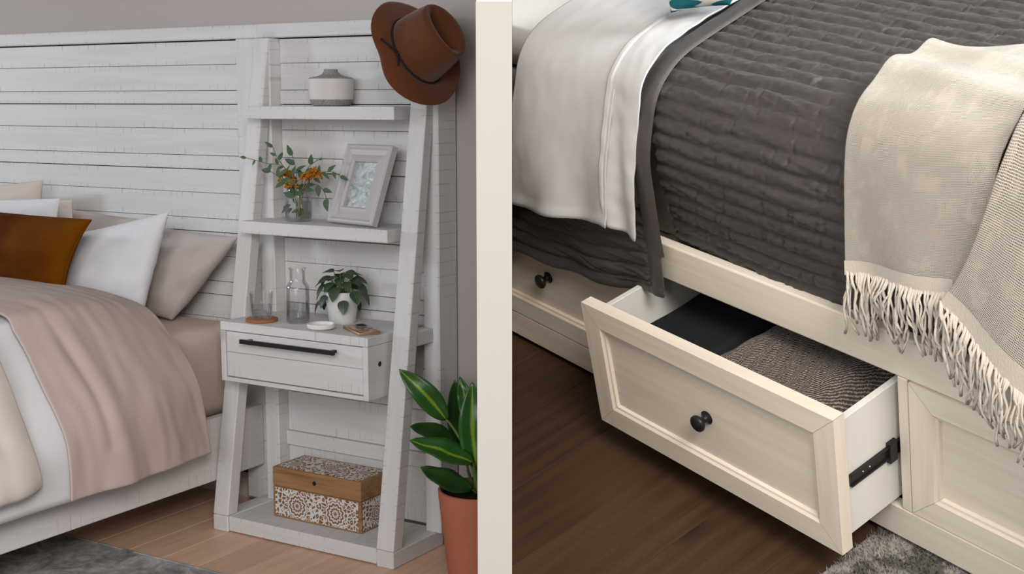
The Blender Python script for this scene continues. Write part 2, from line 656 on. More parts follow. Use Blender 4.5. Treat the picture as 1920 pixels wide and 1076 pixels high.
# drawer case
part('case_top', G().box((0.0692, -0.2704, 0.645), (0.6308, -0.0005, 0.6719), 0.002), M['wood_top'], ld)
part('case_side', G().box((0.0692, -0.2704, 0.4889), (0.088, -0.0005, 0.6445), 0.0015), M['wood_y'], ld)
cs = part('case_side', G().box((0.612, -0.2704, 0.4889), (0.6308, -0.0005, 0.6445), 0.0015), M['wood_y'], ld)
part('case_bottom', G().box((0.0885, -0.2704, 0.4889), (0.6115, -0.0005, 0.5015), 0.0015), M['wood_x'], ld)
part('case_back', G().box((0.0885, -0.02, 0.502), (0.6115, -0.006, 0.6445)), M['dark'], ld)
X, Y, Z = Vector((0, 1, 0)), Vector((0, 0, 1)), Vector((1, 0, 0))
part('cable_hole', G().lathe([(0.0075, 0.0), (0.0075, 0.0012), (0.006, 0.0014)], (0.6303, -0.215, 0.589), 16, (X, Y, Z)), M['dark'], cs, label='small dark round hole in the side')
dr = part('drawer', G().box((0.091, -0.267, 0.580), (0.609, -0.245, 0.6425), 0.0015).box((0.091, -0.267, 0.5045), (0.609, -0.245, 0.579), 0.0015).box((0.095, -0.245, 0.51), (0.605, -0.04, 0.63)), M['wood_x'], ld)
part('drawer_handle', G().box((0.172, -0.300, 0.6165), (0.530, -0.290, 0.6295), 0.001).box((0.185, -0.291, 0.619), (0.197, -0.266, 0.627)).box((0.505, -0.291, 0.619), (0.517, -0.266, 0.627)), M['black_metal'], dr, label='long black bar handle')

# ------------------------------------------------------------------ bedding of the left bed
def path_at(pix, y0, y1):
    """profile (x, z) of an edge seen along a pixel path, y running from y0 to y1"""
    n = len(pix)
    r = [at(a, b, 1, y0 + (y1 - y0) * i / (n - 1)) for i, (a, b) in enumerate(pix)]
    return [(q.x, q.z) for q in r]


PINK_HEAD = [(-1.15, 0.74), (-0.80, 0.748)] + path_at([(110.6, 535), (189.6, 549.6), (268.6, 582.8), (316, 632), (336, 656), (369, 718), (383, 765), (402, 848)], -0.375, -0.345)
PINK_FOOT = [(-1.15, 0.80), (-0.80, 0.80), (-0.45, 0.79)] + path_at([(0, 590), (25, 620), (50, 660), (65, 690), (85, 730), (110, 780), (128, 840), (133, 942)], -0.90, -0.90)


def drape(head, foot, y0, y1, ns, nt, fn):
    a, la = resample(head, ns + 1)
    b, lb = resample(foot, ns + 1)

    def P(s, t):
        i = int(round(s * ns))
        x, z = a[i] * (1 - t) + b[i] * t
        j0, j1 = max(i - 1, 0), min(i + 1, ns)
        tx, tz = (a[j1] - a[j0]) * (1 - t) + (b[j1] - b[j0]) * t
        l = math.hypot(tx, tz) or 1
        nx, nzz = -tz / l, tx / l
        y = y0 * (1 - t) + y1 * t
        h, dy = fn(s, t, x, y, z)
        return (x + nx * h if nx > 0 else x + nx * h, y + dy, z + nzz * h)
    return G().grid(P, ns, nt)


def fpink(s, t, x, y, z):
    hang = max(0.0, min(1.0, (s - 0.62) / 0.38))
    h = 0.020 * math.sin(PI * t) * (1 - 0.4 * hang)
    h += 0.010 * nz(s * 5, t * 2.2, 1.3) + 0.010 * hang * nz(t * 5.0 + s * 1.2, s * 1.0, 4.1)
    h += 0.003 * hang * math.sin(t * 17 + s * 9) * (0.4 + t) + 0.003 * nz(s * 14 + t * 9, t * 12 - s * 6)
    # long diagonal crease near the foot edge
    d = t - (0.80 - 0.25 * (s - 0.6))
    h += -0.007 * math.exp(-(d / 0.035) ** 2) * max(0, min(1, (s - 0.55) * 5)) * (s < 0.93)
    h += 0.006 * math.exp(-((d + 0.07) / 0.05) ** 2) * max(0, min(1, (s - 0.55) * 5))
    return h, 0.012 * hang * nz(s * 6, t * 3, 8) - 0.03 * hang * t * (1 - hang)


M['pink'] = fabric('blush_sateen_cover', (0.475, 0.375, 0.352), 0.05, tint=(0.49, 0.40, 0.365))
o = single('duvet', drape(PINK_HEAD, PINK_FOOT, -0.355, -0.90, 110, 84, fpink), M['pink'],
           'blush pink cover folded across the bed and hanging over its side', 'bedding', (-0.4, -0.55, 0.7), smooth=True, angle=80)
mod_solid(o, 0.007, -1)
mod_sub(o, 1)

W_HEAD = [(x - 0.010, z - 0.012) for x, z in PINK_FOOT[:-1]] + [(PINK_FOOT[-1][0] - 0.012, 0.275)]
W_FOOT = [(-1.15, 0.79), (-0.8, 0.79), (-0.40, 0.775), (-0.11, 0.70), (-0.02, 0.60), (0.045, 0.50), (0.085, 0.40), (0.095, 0.277)]


def fwhite(s, t, x, y, z):
    hang = max(0.0, min(1.0, (s - 0.62) / 0.38))
    return 0.006 * nz(s * 7, t * 3, 2.2) + 0.010 * hang * nz(t * 4 + s, s * 2, 7.7) - 0.006, 0.0


M['white_linen'] = fabric('white_cotton', (0.64, 0.64, 0.66), 0.03)
o = single('sheet', drape(W_HEAD, W_FOOT, -0.84, -1.5, 90, 60, fwhite), M['white_linen'],
           'white sheet hanging between the blush cover and the beige duvet', 'bedding', (-0.4, -1.1, 0.7), smooth=True, angle=80)
mod_solid(o, 0.005, -1)

BEI_HEAD = [(-1.15, 0.86), (-0.7, 0.86), (-0.30, 0.83), (-0.12, 0.745), (-0.045, 0.68), (0.0, 0.613), (0.034, 0.54), (0.07, 0.46), (0.097, 0.407), (0.118, 0.365), (0.112, 0.348)]


def fbeige(s, t, x, y, z):
    edge = math.exp(-(t / 0.06) ** 2)
    h = 0.02 * (1 - edge) + 0.012 * nz(s * 5, t * 5, 5.5) + 0.005 * nz(s * 20, t * 14, 1.5)
    return h, -0.0


M['beige_linen'] = fabric('beige_linen', (0.60, 0.545, 0.50), 0.06)
o = single('duvet', drape(BEI_HEAD, BEI_HEAD, -1.005, -1.6, 80, 40, fbeige), M['beige_linen'],
           'thick beige duvet hanging over the bed side at the left edge', 'bedding', (-0.4, -1.3, 0.7), smooth=True, angle=80)
mod_solid(o, 0.03, -1)
mod_sub(o, 1)


def pillow(name, tl, tr, br, bl, thick, mat, label, cat='pillow', pinch=0.06, n=26, sag=0.0, seed=0, wr=0.006, room='L', piping=None, group=None):
    tl, tr, br, bl = map(Vector, (tl, tr, br, bl))
    c = (tl + tr + br + bl) / 4
    nrm = (tr - bl).cross(tl - br).normalized()

    def base(u, v):
        # u right, v up in -1..1 ; edges pull in between the corners
        uu = u * (1 - pinch * (1 - v * v))
        vv = v * (1 - pinch * (1 - u * u))
        s, t = (uu + 1) / 2, (vv + 1) / 2
        return bl * (1 - s) * (1 - t) + br * s * (1 - t) + tr * s * t + tl * (1 - s) * t

    def side(sgn):
        def P(a, b):
            u, v = math.sin((a * 2 - 1) * PI / 2), math.sin((b * 2 - 1) * PI / 2)
            k = max(0.0, (1 - u * u) * (1 - v * v))
            h = thick * k ** 0.42
            p = base(u, v)
            h += wr * nz(u * 3 + seed, v * 3, sgn) * min(1, k * 6) + wr * 0.6 * nz(u * 9 + seed, v * 7 + 3, sgn) * min(1, k * 3)
            p = p + nrm * (sgn * h)
            p.z -= sag * k
            return p
        return P
    g = G().grid(side(-1), n, n)
    h = G().grid(side(1), n, n)
    g.add(h.v, [q[::-1] for q in h.f])
    b = bmesh.new()
    vs = [b.verts.new(v) for v in g.v]
    for q in g.f:
        b.faces.new([vs[i] for i in q])
    bmesh.ops.remove_doubles(b, verts=b.verts, dist=1e-5)
    bmesh.ops.recalc_face_normals(b, faces=b.faces)
    g = G().bm(b)
    th = thing(name, label, cat, c, room, group)
    part('cushion', g, mat, th, True, 70)
    if piping:
        pts = [base(u, -1) for u in np.linspace(-1, 1, 12)] + [base(1, v) for v in np.linspace(-1, 1, 12)[1:]]
        pts += [base(u, 1) for u in np.linspace(1, -1, 12)[1:]] + [base(-1, v) for v in np.linspace(1, -1, 12)[1:]]
        part('piping', G().tube(pts, 0.0035, 6), piping, th, True)
    return th


M['taupe'] = fabric('taupe_cotton', (0.46, 0.405, 0.385), 0.06)
M['pillow_white'] = fabric('white_percale', (0.65, 0.65, 0.68), 0.03)
M['pillow_beige'] = fabric('oat_linen', (0.58, 0.50, 0.455), 0.06)
t = NT('mustard_velvet')
f1 = t.noise(t.coord(), 3.5, 2, 0.5, 0.3)
f2 = t.noise(t.coord('Object', (1, 1, 2)), 60, 3)
c = t.mix(t.step(t.math('ADD', f1, t.math('MULTIPLY', f2, 0.15)), 0.35, 0.85), (0.052, 0.009, 0.0005), (0.135, 0.041, 0.001))
t.bump(f2, 0.2, 0.002)
M['mustard'] = t.done(c, 0.8, 0.05, 0.03)
t.b.inputs['Sheen Tint'].default_value = (0.9, 0.5, 0.12, 1)
t.b.inputs['Sheen Roughness'].default_value = 0.35

pillow('pillow', at(300, 425, 1, -0.055), at(447, 444, 1, -0.075), at(322, 600, 1, -0.150), at(205, 575, 1, -0.15), 0.062, M['taupe'],
       'taupe pillow leaning against the headboard beside the ladder shelf', pinch=0.03, seed=3, wr=0.010)
pillow('pillow', at(60, 455, 1, -0.22), at(317, 397, 1, -0.235), at(264, 598, 1, -0.29), at(60, 620, 1, -0.33), 0.070, M['pillow_white'],
       'large white pillow between the taupe pillow and the mustard cushion', pinch=0.05, seed=11, wr=0.012)
pillow('cushion', at(-190, 372, 1, -0.40), at(171, 413, 1, -0.385), at(117, 564, 1, -0.43), at(-200, 545, 1, -0.43), 0.075, M['mustard'],
       'mustard velvet cushion in front of the white pillow', 'cushion', pinch=0.075, seed=21, wr=0.006, piping=M['mustard'])
pillow('pillow', at(120, 389, 1, -0.07), at(264, 411, 1, -0.07), at(250, 520, 1, -0.10), at(110, 520, 1, -0.10), 0.03, M['taupe'],
       'flat taupe pillow whose top edge shows behind the large white pillow', pinch=0.03, seed=31)
pillow('pillow', at(-150, 355, 1, -0.10), at(81, 337, 1, -0.10), at(70, 520, 1, -0.13), at(-150, 520, 1, -0.13), 0.05, M['pillow_beige'],
       'oat pillow at the back left with its corner raised highest', pinch=0.05, seed=41, wr=0.012)
pillow('pillow', at(-160, 376, 1, -0.27), at(112, 372, 1, -0.25), at(100, 500, 1, -0.25), at(-150, 500, 1, -0.27), 0.03, M['pillow_white'],
       'narrow white pillow top behind the mustard cushion at the left edge', pinch=0.02, seed=51)
pillow('pillow', at(20, 378, 1, -0.165), at(135, 374, 1, -0.155), at(140, 520, 1, -0.165), at(20, 520, 1, -0.165), 0.022, M['pillow_beige'],
       'oat pillow end just above the top corner of the mustard cushion', pinch=0.02, seed=61)

# ------------------------------------------------------------------ rug of the left room
t = NT('grey_faded_rug')
f1 = t.noise(t.coord(), 9, 6, 0.7, 1.2)
f2 = t.noise(t.coord(), 40, 4, 0.7)
c = t.ramp(t.math('ADD', t.math('MULTIPLY', f1, 0.75), t.math('MULTIPLY', f2, 0.25)), [(0.35, (0.13, 0.13, 0.132)), (0.5, (0.30, 0.295, 0.29)), (0.62, (0.50, 0.49, 0.475))])
t.bump(t.noise(t.coord(), 600, 2), 0.4, 0.002)
M['rug_l'] = t.done(c, 0.95, 0.1)
rug = thing('rug', 'faded grey patterned rug on the honey oak floor beside the bed', 'rug', (0.0, -1.5, 0.0))
part('pile', G().box((-1.3, -2.6, 0.0005), (1.0, -0.552, 0.009), 0.003), M['rug_l'], rug)
part('binding', G().box((-1.3, -0.555, 0.0005), (1.0, -0.546, 0.0105), 0.002), M['rug_l'], rug)

# ------------------------------------------------------------------ objects on the ladder shelf
S1, S2, S3, S0 = 1.3182, 0.9697, 0.6721, 0.0487


def base_at(px, y, z):
    """a point on a shelf of height z at depth y, in the column px of the photograph"""
    c = CAM_L
    r, d, f = rot(*c[:3])
    n = r * FPX - f * (px - 960)
    C = Vector(c[3:6])
    x = C.x - (n.y * (y - C.y) + n.z * (z - C.z)) / n.x
    return Vector((x, y, z))


# ceramic diffuser
p = base_at(621.5, -0.0685, S1)
t = NT('speckled_grey_ceramic')
f = t.noise(t.coord(), 420, 2)
M['speckle'] = t.done(t.mix(t.step(f, 0.4, 0.65), (0.20, 0.185, 0.18), (0.40, 0.38, 0.37)), 0.7, 0.2)
M['ceramic'] = plain('matt_white_ceramic', (0.62, 0.585, 0.565), 0.55, 0.3, var=0.02)
v = thing('ceramic_vase', 'squat white and speckled grey ceramic vase with a short neck', 'vase', p)
part('foot_band', G().lathe([(0.052, 0.0), (0.058, 0.004), (0.0645, 0.020)], p, 48), M['speckle'], v, True)
part('body', G().lathe([(0.0648, 0.020), (0.0665, 0.045), (0.067, 0.078), (0.0668, 0.0805)], p, 48), M['ceramic'], v, True, 30)
part('shoulder', G().lathe([(0.0668, 0.0805), (0.064, 0.084), (0.040, 0.089), (0.027, 0.094), (0.0215, 0.102), (0.0205, 0.1085), (0.018, 0.109), (0.016, 0.104), (0.0, 0.1)], p, 48), M['speckle'], v, True)

# glass jar with flowers
p = base_at(560, -0.085, S2)
jar = thing('glass_jar', 'clear glass jar half full of water holding the orange flowers', 'vase', p)
part('glass', G().lathe([(0.0, 0.003), (0.036, 0.0), (0.0415, 0.004), (0.043, 0.012), (0.043, 0.078), (0.040, 0.087), (0.035, 0.093), (0.036, 0.105), (0.0335, 0.105), (0.033, 0.094), (0.038, 0.086), (0.0405, 0.077), (0.0405, 0.012), (0.036, 0.006), (0.0, 0.007)], p, 40), M['glass'], jar, True)
part('water', G().lathe([(0.0, 0.0075), (0.0355, 0.0075), (0.040, 0.013), (0.040, 0.060), (0.0, 0.060)], p, 32), M['water'], jar, True)

M['leaf_blue'] = fabric('sage_eucalyptus_leaf', (0.075, 0.125, 0.075), 0.3, 300, bump=0.1, rough=0.6)
M['stem'] = plain('green_stem', (0.10, 0.13, 0.035), 0.6)
M['stem_tan'] = plain('tan_stem', (0.30, 0.20, 0.08), 0.6)
M['flower'] = plain('ochre_blossom', (0.42, 0.155, 0.010), 0.8, 0.15, var=0.6, scale=90)


def leaf_mesh(name, L, W, fold=0.2, droop=0.15, mat=None, n=8, tip=1.6, room='L'):
    """leaf from the origin along +y, face up"""
    g = G()

    def P(a, b):
        y = a
        w = W * (math.sin(PI * min(1, y ** 0.75)) ** 0.8) * (1 - 0.15 * y) if 0 < y < 1 else 0.0
        u = (b * 2 - 1)
        return (u * w, L * y, abs(u) * w * fold - droop * L * y * y)
    g.grid(P, n, 4)
    m = bpy.data.meshes.new(name)
    m.from_pydata(g.v, [], g.f)
    for q in m.polygons:
        q.use_smooth = True
    m.materials.append(mat)
    return m


bq = thing('bouquet', 'orange yarrow and eucalyptus sprigs standing in the glass jar', 'flowers', p + Vector((0, 0, 0.008)))
lf = leaf_mesh('leaf', 0.030, 0.0065, 0.25, 0.2, M['leaf_blue'])
lf2 = leaf_mesh('leaf', 0.040, 0.0105, 0.25, 0.25, M['leaf_blue'])
rng = random.Random(5)


def inimg(px, py, y):
    return at(px, py, 1, y)


# sprigs: image path of each stem and its depth
SPRIGS = [([(556, 392), (548, 345), (536, 318), (520, 296), (512, 276)], -0.120, lf, 8),
          ([(556, 392), (552, 340), (530, 312), (500, 306), (462, 296)], -0.150, lf, 8),
          ([(560, 392), (568, 335), (580, 312), (596, 300)], -0.07, lf2, 6),
          ([(562, 392), (575, 345), (600, 325), (622, 322), (638, 330)], -0.085, lf, 9),
          ([(562, 392), (572, 355), (590, 345), (605, 355), (612, 372)], -0.10, lf2, 6),
          ([(558, 392), (556, 330), (552, 305), (548, 292)], -0.08, lf2, 6),
          ([(560, 395), (545, 350), (520, 330), (508, 322)], -0.13, lf2, 5)]
for path, y, lm, n in SPRIGS:
    pts = [inimg(a, b, y + 0.0 * i) for i, (a, b) in enumerate(path)]
    dense, _ = resample([tuple(q) for q in pts], 24)
    part('stem', G().tube([p + Vector((rng.uniform(-.015, .015), rng.uniform(-.01, .01), 0.012))] + [tuple(q) for q in dense], 0.0011, 6), M['stem'], bq, True)
    for i in range(n):
        k = int(6 + (23 - 6) * i / (n - 1))
        q = Vector(dense[k])
        tan = (Vector(dense[min(k + 1, 23)]) - Vector(dense[k - 1])).normalized()
        sidev = tan.cross(Vector((0.5, -0.85, 0.1))).normalized() * (1 if i % 2 else -1)
        d = (tan * 0.6 + sidev * (0.8 if i < n - 1 else 0.0) + Vector((rng.uniform(-.3, .3), rng.uniform(-.5, .2), rng.uniform(-.3, .2)))).normalized()
        up = Vector((rng.uniform(-.4, .8), -0.9, rng.uniform(0, .8)))
        x = d.cross(up).normalized()
        z = x.cross(d)
        s = rng.uniform(0.75, 1.1)
        inst('leaf', lm, Matrix(((x.x * s, d.x * s, z.x * s, q.x), (x.y * s, d.y * s, z.y * s, q.y), (x.z * s, d.z * s, z.z * s, q.z), (0, 0, 0, 1))), bq)
ico = bmesh.new()
bmesh.ops.create_icosphere(ico, subdivisions=1, radius=1)
IV = [v.co.copy() for v in ico.verts]
ico.verts.index_update()
IF = [[v.index for v in f.verts] for f in ico.faces]
ico.free()
for (hx, hy, hyy, rr, nn) in ((540, 328, -0.095, 0.030, 95), (590, 323, -0.09, 0.030, 90), (549, 345, -0.115, 0.024, 70), (576, 332, -0.115, 0.020, 50)):
    c0 = inimg(hx, hy, hyy)
    g = G()
    for k in range(nn):
        th, rad = k * 2.39996, rr * math.sqrt((k + 0.5) / nn)
        q = c0 + Vector((rad * math.cos(th), rad * math.sin(th) * 0.7 - 0.25 * rad, 0.012 - 0.9 * rad * rad / rr + rng.uniform(-.005, .005)))
        s = rng.uniform(0.0026, 0.0042)
        g.add([q + v * s for v in IV], IF)
    part('flower_head', g, M['flower'], bq, True, 80)
    part('stem', G().tube([p + Vector((rng.uniform(-.02, .02), rng.uniform(-.015, .015), 0.012)), p + Vector((rng.uniform(-.01, .01), -0.002, 0.08)), c0], 0.0016, 6), M['stem_tan'], bq, True)
for k in range(7):
    a = k * 0.9
    q = p + Vector((0.028 * math.cos(a), 0.02 * math.sin(a) - 0.008, 0.02 + 0.006 * k))
    inst('leaf', lf, frame(q, (0.2, -0.9, 0.4), (math.cos(a), 0, 1)), bq)

# photo frame
M['frame'] = plain('pale_mauve_grey_lacquer', (0.46, 0.43, 0.435), 0.5, 0.3, var=0.03)
bl_ = base_at(613.5, -0.105, S2)
br_ = base_at(697.5, -0.155, S2)
ex = (br_ - bl_)
bl_ = bl_ + Vector((0, 0, 0.0073))
FW = ex.length
ex.normalize()
fn_ = Vector((ex.y, -ex.x, 0)).normalized()        # facing the room
LEAN = math.radians(20)
ez = (Vector((0, 0, 1)) * math.cos(LEAN) - fn_ * math.sin(LEAN)).normalized()
ey = ex.cross(ez).normalized()                     # out of the face: -ey is toward the room
FH = 0.243
pf = thing('photo_frame', 'pale grey photo frame leaning back on the middle shelf', 'photo frame', bl_)
TH = 0.02
org = bl_ + ez * 0.0 - ey * 0.0


def fp(u, v, d):
    """u along the frame, v up, d out of its face"""
    return org + ex * u + ez * v + (-ey) * d


out = -ey
if out.dot(fn_) < 0:
    ey = -ey
BW = 0.052
prof = [(0.0, -TH), (0.0, 0.0), (0.004, 0.004), (0.010, 0.004), (0.016, -0.001), (0.030, -0.004), (0.040, 0.001), (0.046, 0.002), (BW, -0.003), (BW, -0.012)]


def moulding(u0, v0, u1, v1, pr, name, mat, parent):
    """four mitred members with a moulded section"""
    cs = [((u0, v0), (1, 1)), ((u1, v0), (-1, 1)), ((u1, v1), (-1, -1)), ((u0, v1), (1, -1))]
    for k in range(4):
        (a, da), (b, db) = cs[k], cs[(k + 1) % 4]
        va = [fp(a[0] + da[0] * w_, a[1] + da[1] * w_, d) for w_, d in pr]
        vb = [fp(b[0] + db[0] * w_, b[1] + db[1] * w_, d) for w_, d in pr]
        n = len(pr)
        part(name, G().add(va + vb, [(i, i + n, i + 1 + n, i + 1) for i in range(n - 1)]), mat, parent, True, 25)


moulding(0, 0.0, FW, FH, prof, 'frame_member', M['frame'], pf)
part('backing', G().hexa([fp(0.004, 0.004, -TH), fp(FW - .004, 0.004, -TH), fp(FW - .004, 0.004, -0.013), fp(0.004, 0.004, -0.013)],
                         [fp(0.004, FH - .004, -TH), fp(FW - .004, FH - .004, -TH), fp(FW - .004, FH - .004, -0.013), fp(0.004, FH - .004, -0.013)]), M['frame'], pf)
t = NT('pale_feather_photo')
f1 = t.noise(t.coord('Object', (1, 1, 1)), 22, 5, 0.6, 2.5)
f2 = t.noise(t.coord('Object', (1, 1, 3)), 60, 3)
c = t.ramp(t.math('ADD', t.math('MULTIPLY', f1, 0.8), t.math('MULTIPLY', f2, 0.2)), [(0.3, (0.16, 0.19, 0.18)), (0.5, (0.42, 0.46, 0.46)), (0.7, (0.70, 0.72, 0.72))])
M['photo'] = t.done(c, 0.3, 0.4)
part('photo', G().add([fp(BW - .002, BW - .002, -0.0115), fp(FW - BW + .002, BW - .002, -0.0115), fp(FW - BW + .002, FH - BW + .002, -0.0115), fp(BW - .002, FH - BW + .002, -0.0115)], [(0, 1, 2, 3)]), M['photo'], pf)

# coaster, tumbler, carafe
M['leather'] = plain('tan_leather', (0.30, 0.115, 0.045), 0.6, 0.3, var=0.15)
p = base_at(491, -0.205, S3)
single('coaster', G().lathe([(0.046, 0), (0.0485, 0.001), (0.0485, 0.0085), (0.047, 0.0095), (0.0, 0.0095)], p, 40), M['leather'], 'round tan coaster under the water glass', 'coaster', p, smooth=True)
q = p + Vector((0, 0, 0.0098))
gl = thing('drinking_glass', 'clear tumbler of water standing on the tan coaster', 'glass', q)
part('glass', G().lathe([(0.0, 0.001), (0.028, 0.0), (0.0305, 0.003), (0.0365, 0.079), (0.0352, 0.079), (0.0295, 0.008), (0.0, 0.007)], q, 40), M['glass'], gl, True)
part('water', G().lathe([(0.0, 0.0075), (0.0288, 0.0085), (0.0318, 0.040), (0.0, 0.040)], q, 32), M['water'], gl, True)
p = base_at(559.5, -0.165, S3)
ca = thing('carafe', 'clear glass carafe half full of water beside the potted plant', 'carafe', p)
part('glass', G().lathe([(0.0, 0.003), (0.032, 0.0), (0.0345, 0.003), (0.0355, 0.01), (0.0355, 0.104), (0.033, 0.114), (0.0255, 0.124), (0.0235, 0.132), (0.0235, 0.158), (0.0285, 0.166), (0.0275, 0.1665), (0.0222, 0.158), (0.0222, 0.131), (0.0242, 0.123), (0.0315, 0.113), (0.034, 0.104), (0.034, 0.01), (0.031, 0.006), (0.0, 0.007)], p, 40), M['glass'], ca, True)
part('water', G().lathe([(0.0, 0.0075), (0.0305, 0.0075), (0.0335, 0.011), (0.0335, 0.058), (0.0, 0.058)], p, 32), M['water'], ca, True)

# potted peperomia
p = base_at(642, -0.098, S3)
M['pot_white'] = plain('white_glazed_pot', (0.72, 0.715, 0.70), 0.45, 0.35, var=0.02)
M['soil'] = plain('dark_soil', (0.02, 0.014, 0.01), 0.95, 0.1, var=0.5, scale=200, bump=0.6)
t = NT('dark_striped_leaf')
gs = t.n('ShaderNodeSeparateXYZ')
t.link(t.n('ShaderNodeTexCoord').outputs['Generated'], gs.inputs[0])
u = t.math('ABSOLUTE', t.math('SUBTRACT', gs.outputs[0], 0.5))
st = t.step(t.math('SINE', t.math('MULTIPLY', u, 42.0)), 0.35, 0.9)
c = t.mix(t.math('MULTIPLY', st, 0.6), (0.018, 0.045, 0.022), (0.13, 0.17, 0.13))
M['pep'] = t.done(t.mix(t.math('MULTIPLY', t.rnd(), 0.6), c, (0.05, 0.085, 0.025)), 0.4, 0.4)
pp = thing('potted_plant', 'small striped-leaf plant in a white pot on the drawer top', 'plant', p)
part('pot', G().lathe([(0.0, 0.0), (0.038, 0.0), (0.040, 0.002), (0.0515, 0.096), (0.0485, 0.097), (0.045, 0.085), (0.0, 0.084)], p, 48), M['pot_white'], pp, True)
part('soil', G().lathe([(0.0455, 0.0865), (0.02, 0.089), (0.0, 0.09)], p, 24), M['soil'], pp, True)
pl = leaf_mesh('leaf', 0.046, 0.019, 0.18, 0.35, M['pep'], 9)
rng = random.Random(12)
for k in range(34):
    th = k * 2.39996
    e = (k + 0.5) / 34
    rad = 0.090 * math.sqrt(e)
    q = p + Vector((rad * math.cos(th) * 0.8, rad * math.sin(th) * 0.55, 0.150 - 0.085 * e * e + rng.uniform(-.010, .010)))
    d = Vector((math.cos(th), math.sin(th), 0.35 - 1.5 * e)).normalized()
    z = Vector((0.3 * math.cos(th), 0.3 * math.sin(th) - 0.25, 1.0))
    x = d.cross(z).normalized()
    z = x.cross(d)
    s = rng.uniform(0.8, 1.1)
    inst('leaf', pl, Matrix(((x.x * s, d.x * s, z.x * s, q.x), (x.y * s, d.y * s, z.y * s, q.y), (x.z * s, d.z * s, z.z * s, q.z), (0, 0, 0, 1))), pp)
    if k % 2 == 0:
        r0 = 0.02
        part('stem', G().tube([p + Vector((r0 * math.cos(th), r0 * math.sin(th), 0.087)), (p + Vector((rad * .5 * math.cos(th), rad * .4 * math.sin(th), 0.125))), q], 0.0014, 5), M['stem'], pp, True)

# trinket dish with rings
p = base_at(602.5, -0.222, S3)
M['dish'] = plain('white_porcelain', (0.74, 0.73, 0.72), 0.3, 0.4, var=0.02)
M['silver'] = plain('silver', (0.55, 0.55, 0.56), 0.25, 0.5, 1.0, var=0.05)
single('trinket_dish', G().lathe([(0.0, 0.0), (0.032, 0.0), (0.041, 0.006), (0.0425, 0.014), (0.040, 0.0175), (0.037, 0.0165), (0.033, 0.008), (0.026, 0.006), (0.0, 0.006)], p, 40), M['dish'], 'low white porcelain dish in front of the plant pot', 'dish', p, smooth=True)
for k, (dx, dy, lab) in enumerate(((-0.009, -0.004, 'silver ring lying toward the left inside the white dish'), (0.013, 0.006, 'silver ring lying toward the right inside the white dish'))):
    c0 = p + Vector((dx, dy, 0.0078))
    ring = [c0 + Vector((0.0095 * math.cos(a), 0.0095 * math.sin(a), 0.0)) for a in np.linspace(0, 2 * PI, 25)]
    single('finger_ring', G().tube(ring, 0.0016, 6), M['silver'], lab, 'ring', c0, smooth=True, group='rings in the dish')

# phone
t = NT('floral_phone_case')
vo = t.n('ShaderNodeTexVoronoi')
t.link(t.coord(), vo.inputs['Vector'])
vo.inputs['Scale'].default_value = 55
c = t.ramp(vo.outputs['Distance'], [(0.15, (0.62, 0.50, 0.44)), (0.4, (0.44, 0.27, 0.20)), (0.6, (0.16, 0.11, 0.09))])
M['phone'] = t.done(c, 0.3, 0.5)
M['gold'] = plain('rose_gold_metal', (0.55, 0.34, 0.19), 0.35, 0.5, 0.8)
p = base_at(678, -0.190, S3)
dirp = Vector((0.84, -0.54, 0)).normalized()
prp = Vector((0.54, 0.84, 0)).normalized()
ph = thing('phone', 'phone in a floral case lying beside the plant pot', 'phone', p)
hl, hw = 0.070, 0.034


def pq(k, a, b, z):
    return p + dirp * (a * (hl - k)) + prp * (b * (hw - k)) + Vector((0, 0, z))


part('body', G().hexa([pq(0, a, b, 0.0) for a, b in ((-1, -1), (1, -1), (1, 1), (-1, 1))], [pq(0, a, b, 0.0085) for a, b in ((-1, -1), (1, -1), (1, 1), (-1, 1))], 0.002, 2), M['gold'], ph, True)
part('back_print', G().hexa([pq(0.003, a, b, 0.0085) for a, b in ((-1, -1), (1, -1), (1, 1), (-1, 1))], [pq(0.003, a, b, 0.0093) for a, b in ((-1, -1), (1, -1), (1, 1), (-1, 1))]), M['phone'], ph)
part('camera_bump', G().hexa([pq(0.0, a, b, 0.0093) for a, b in ((-0.95, 0.1), (-0.6, 0.1), (-0.6, 0.85), (-0.95, 0.85))], [pq(0.0, a, b, 0.0108) for a, b in ((-0.95, 0.1), (-0.6, 0.1), (-0.6, 0.85), (-0.95, 0.85))], 0.0006), M['black_metal'], ph)


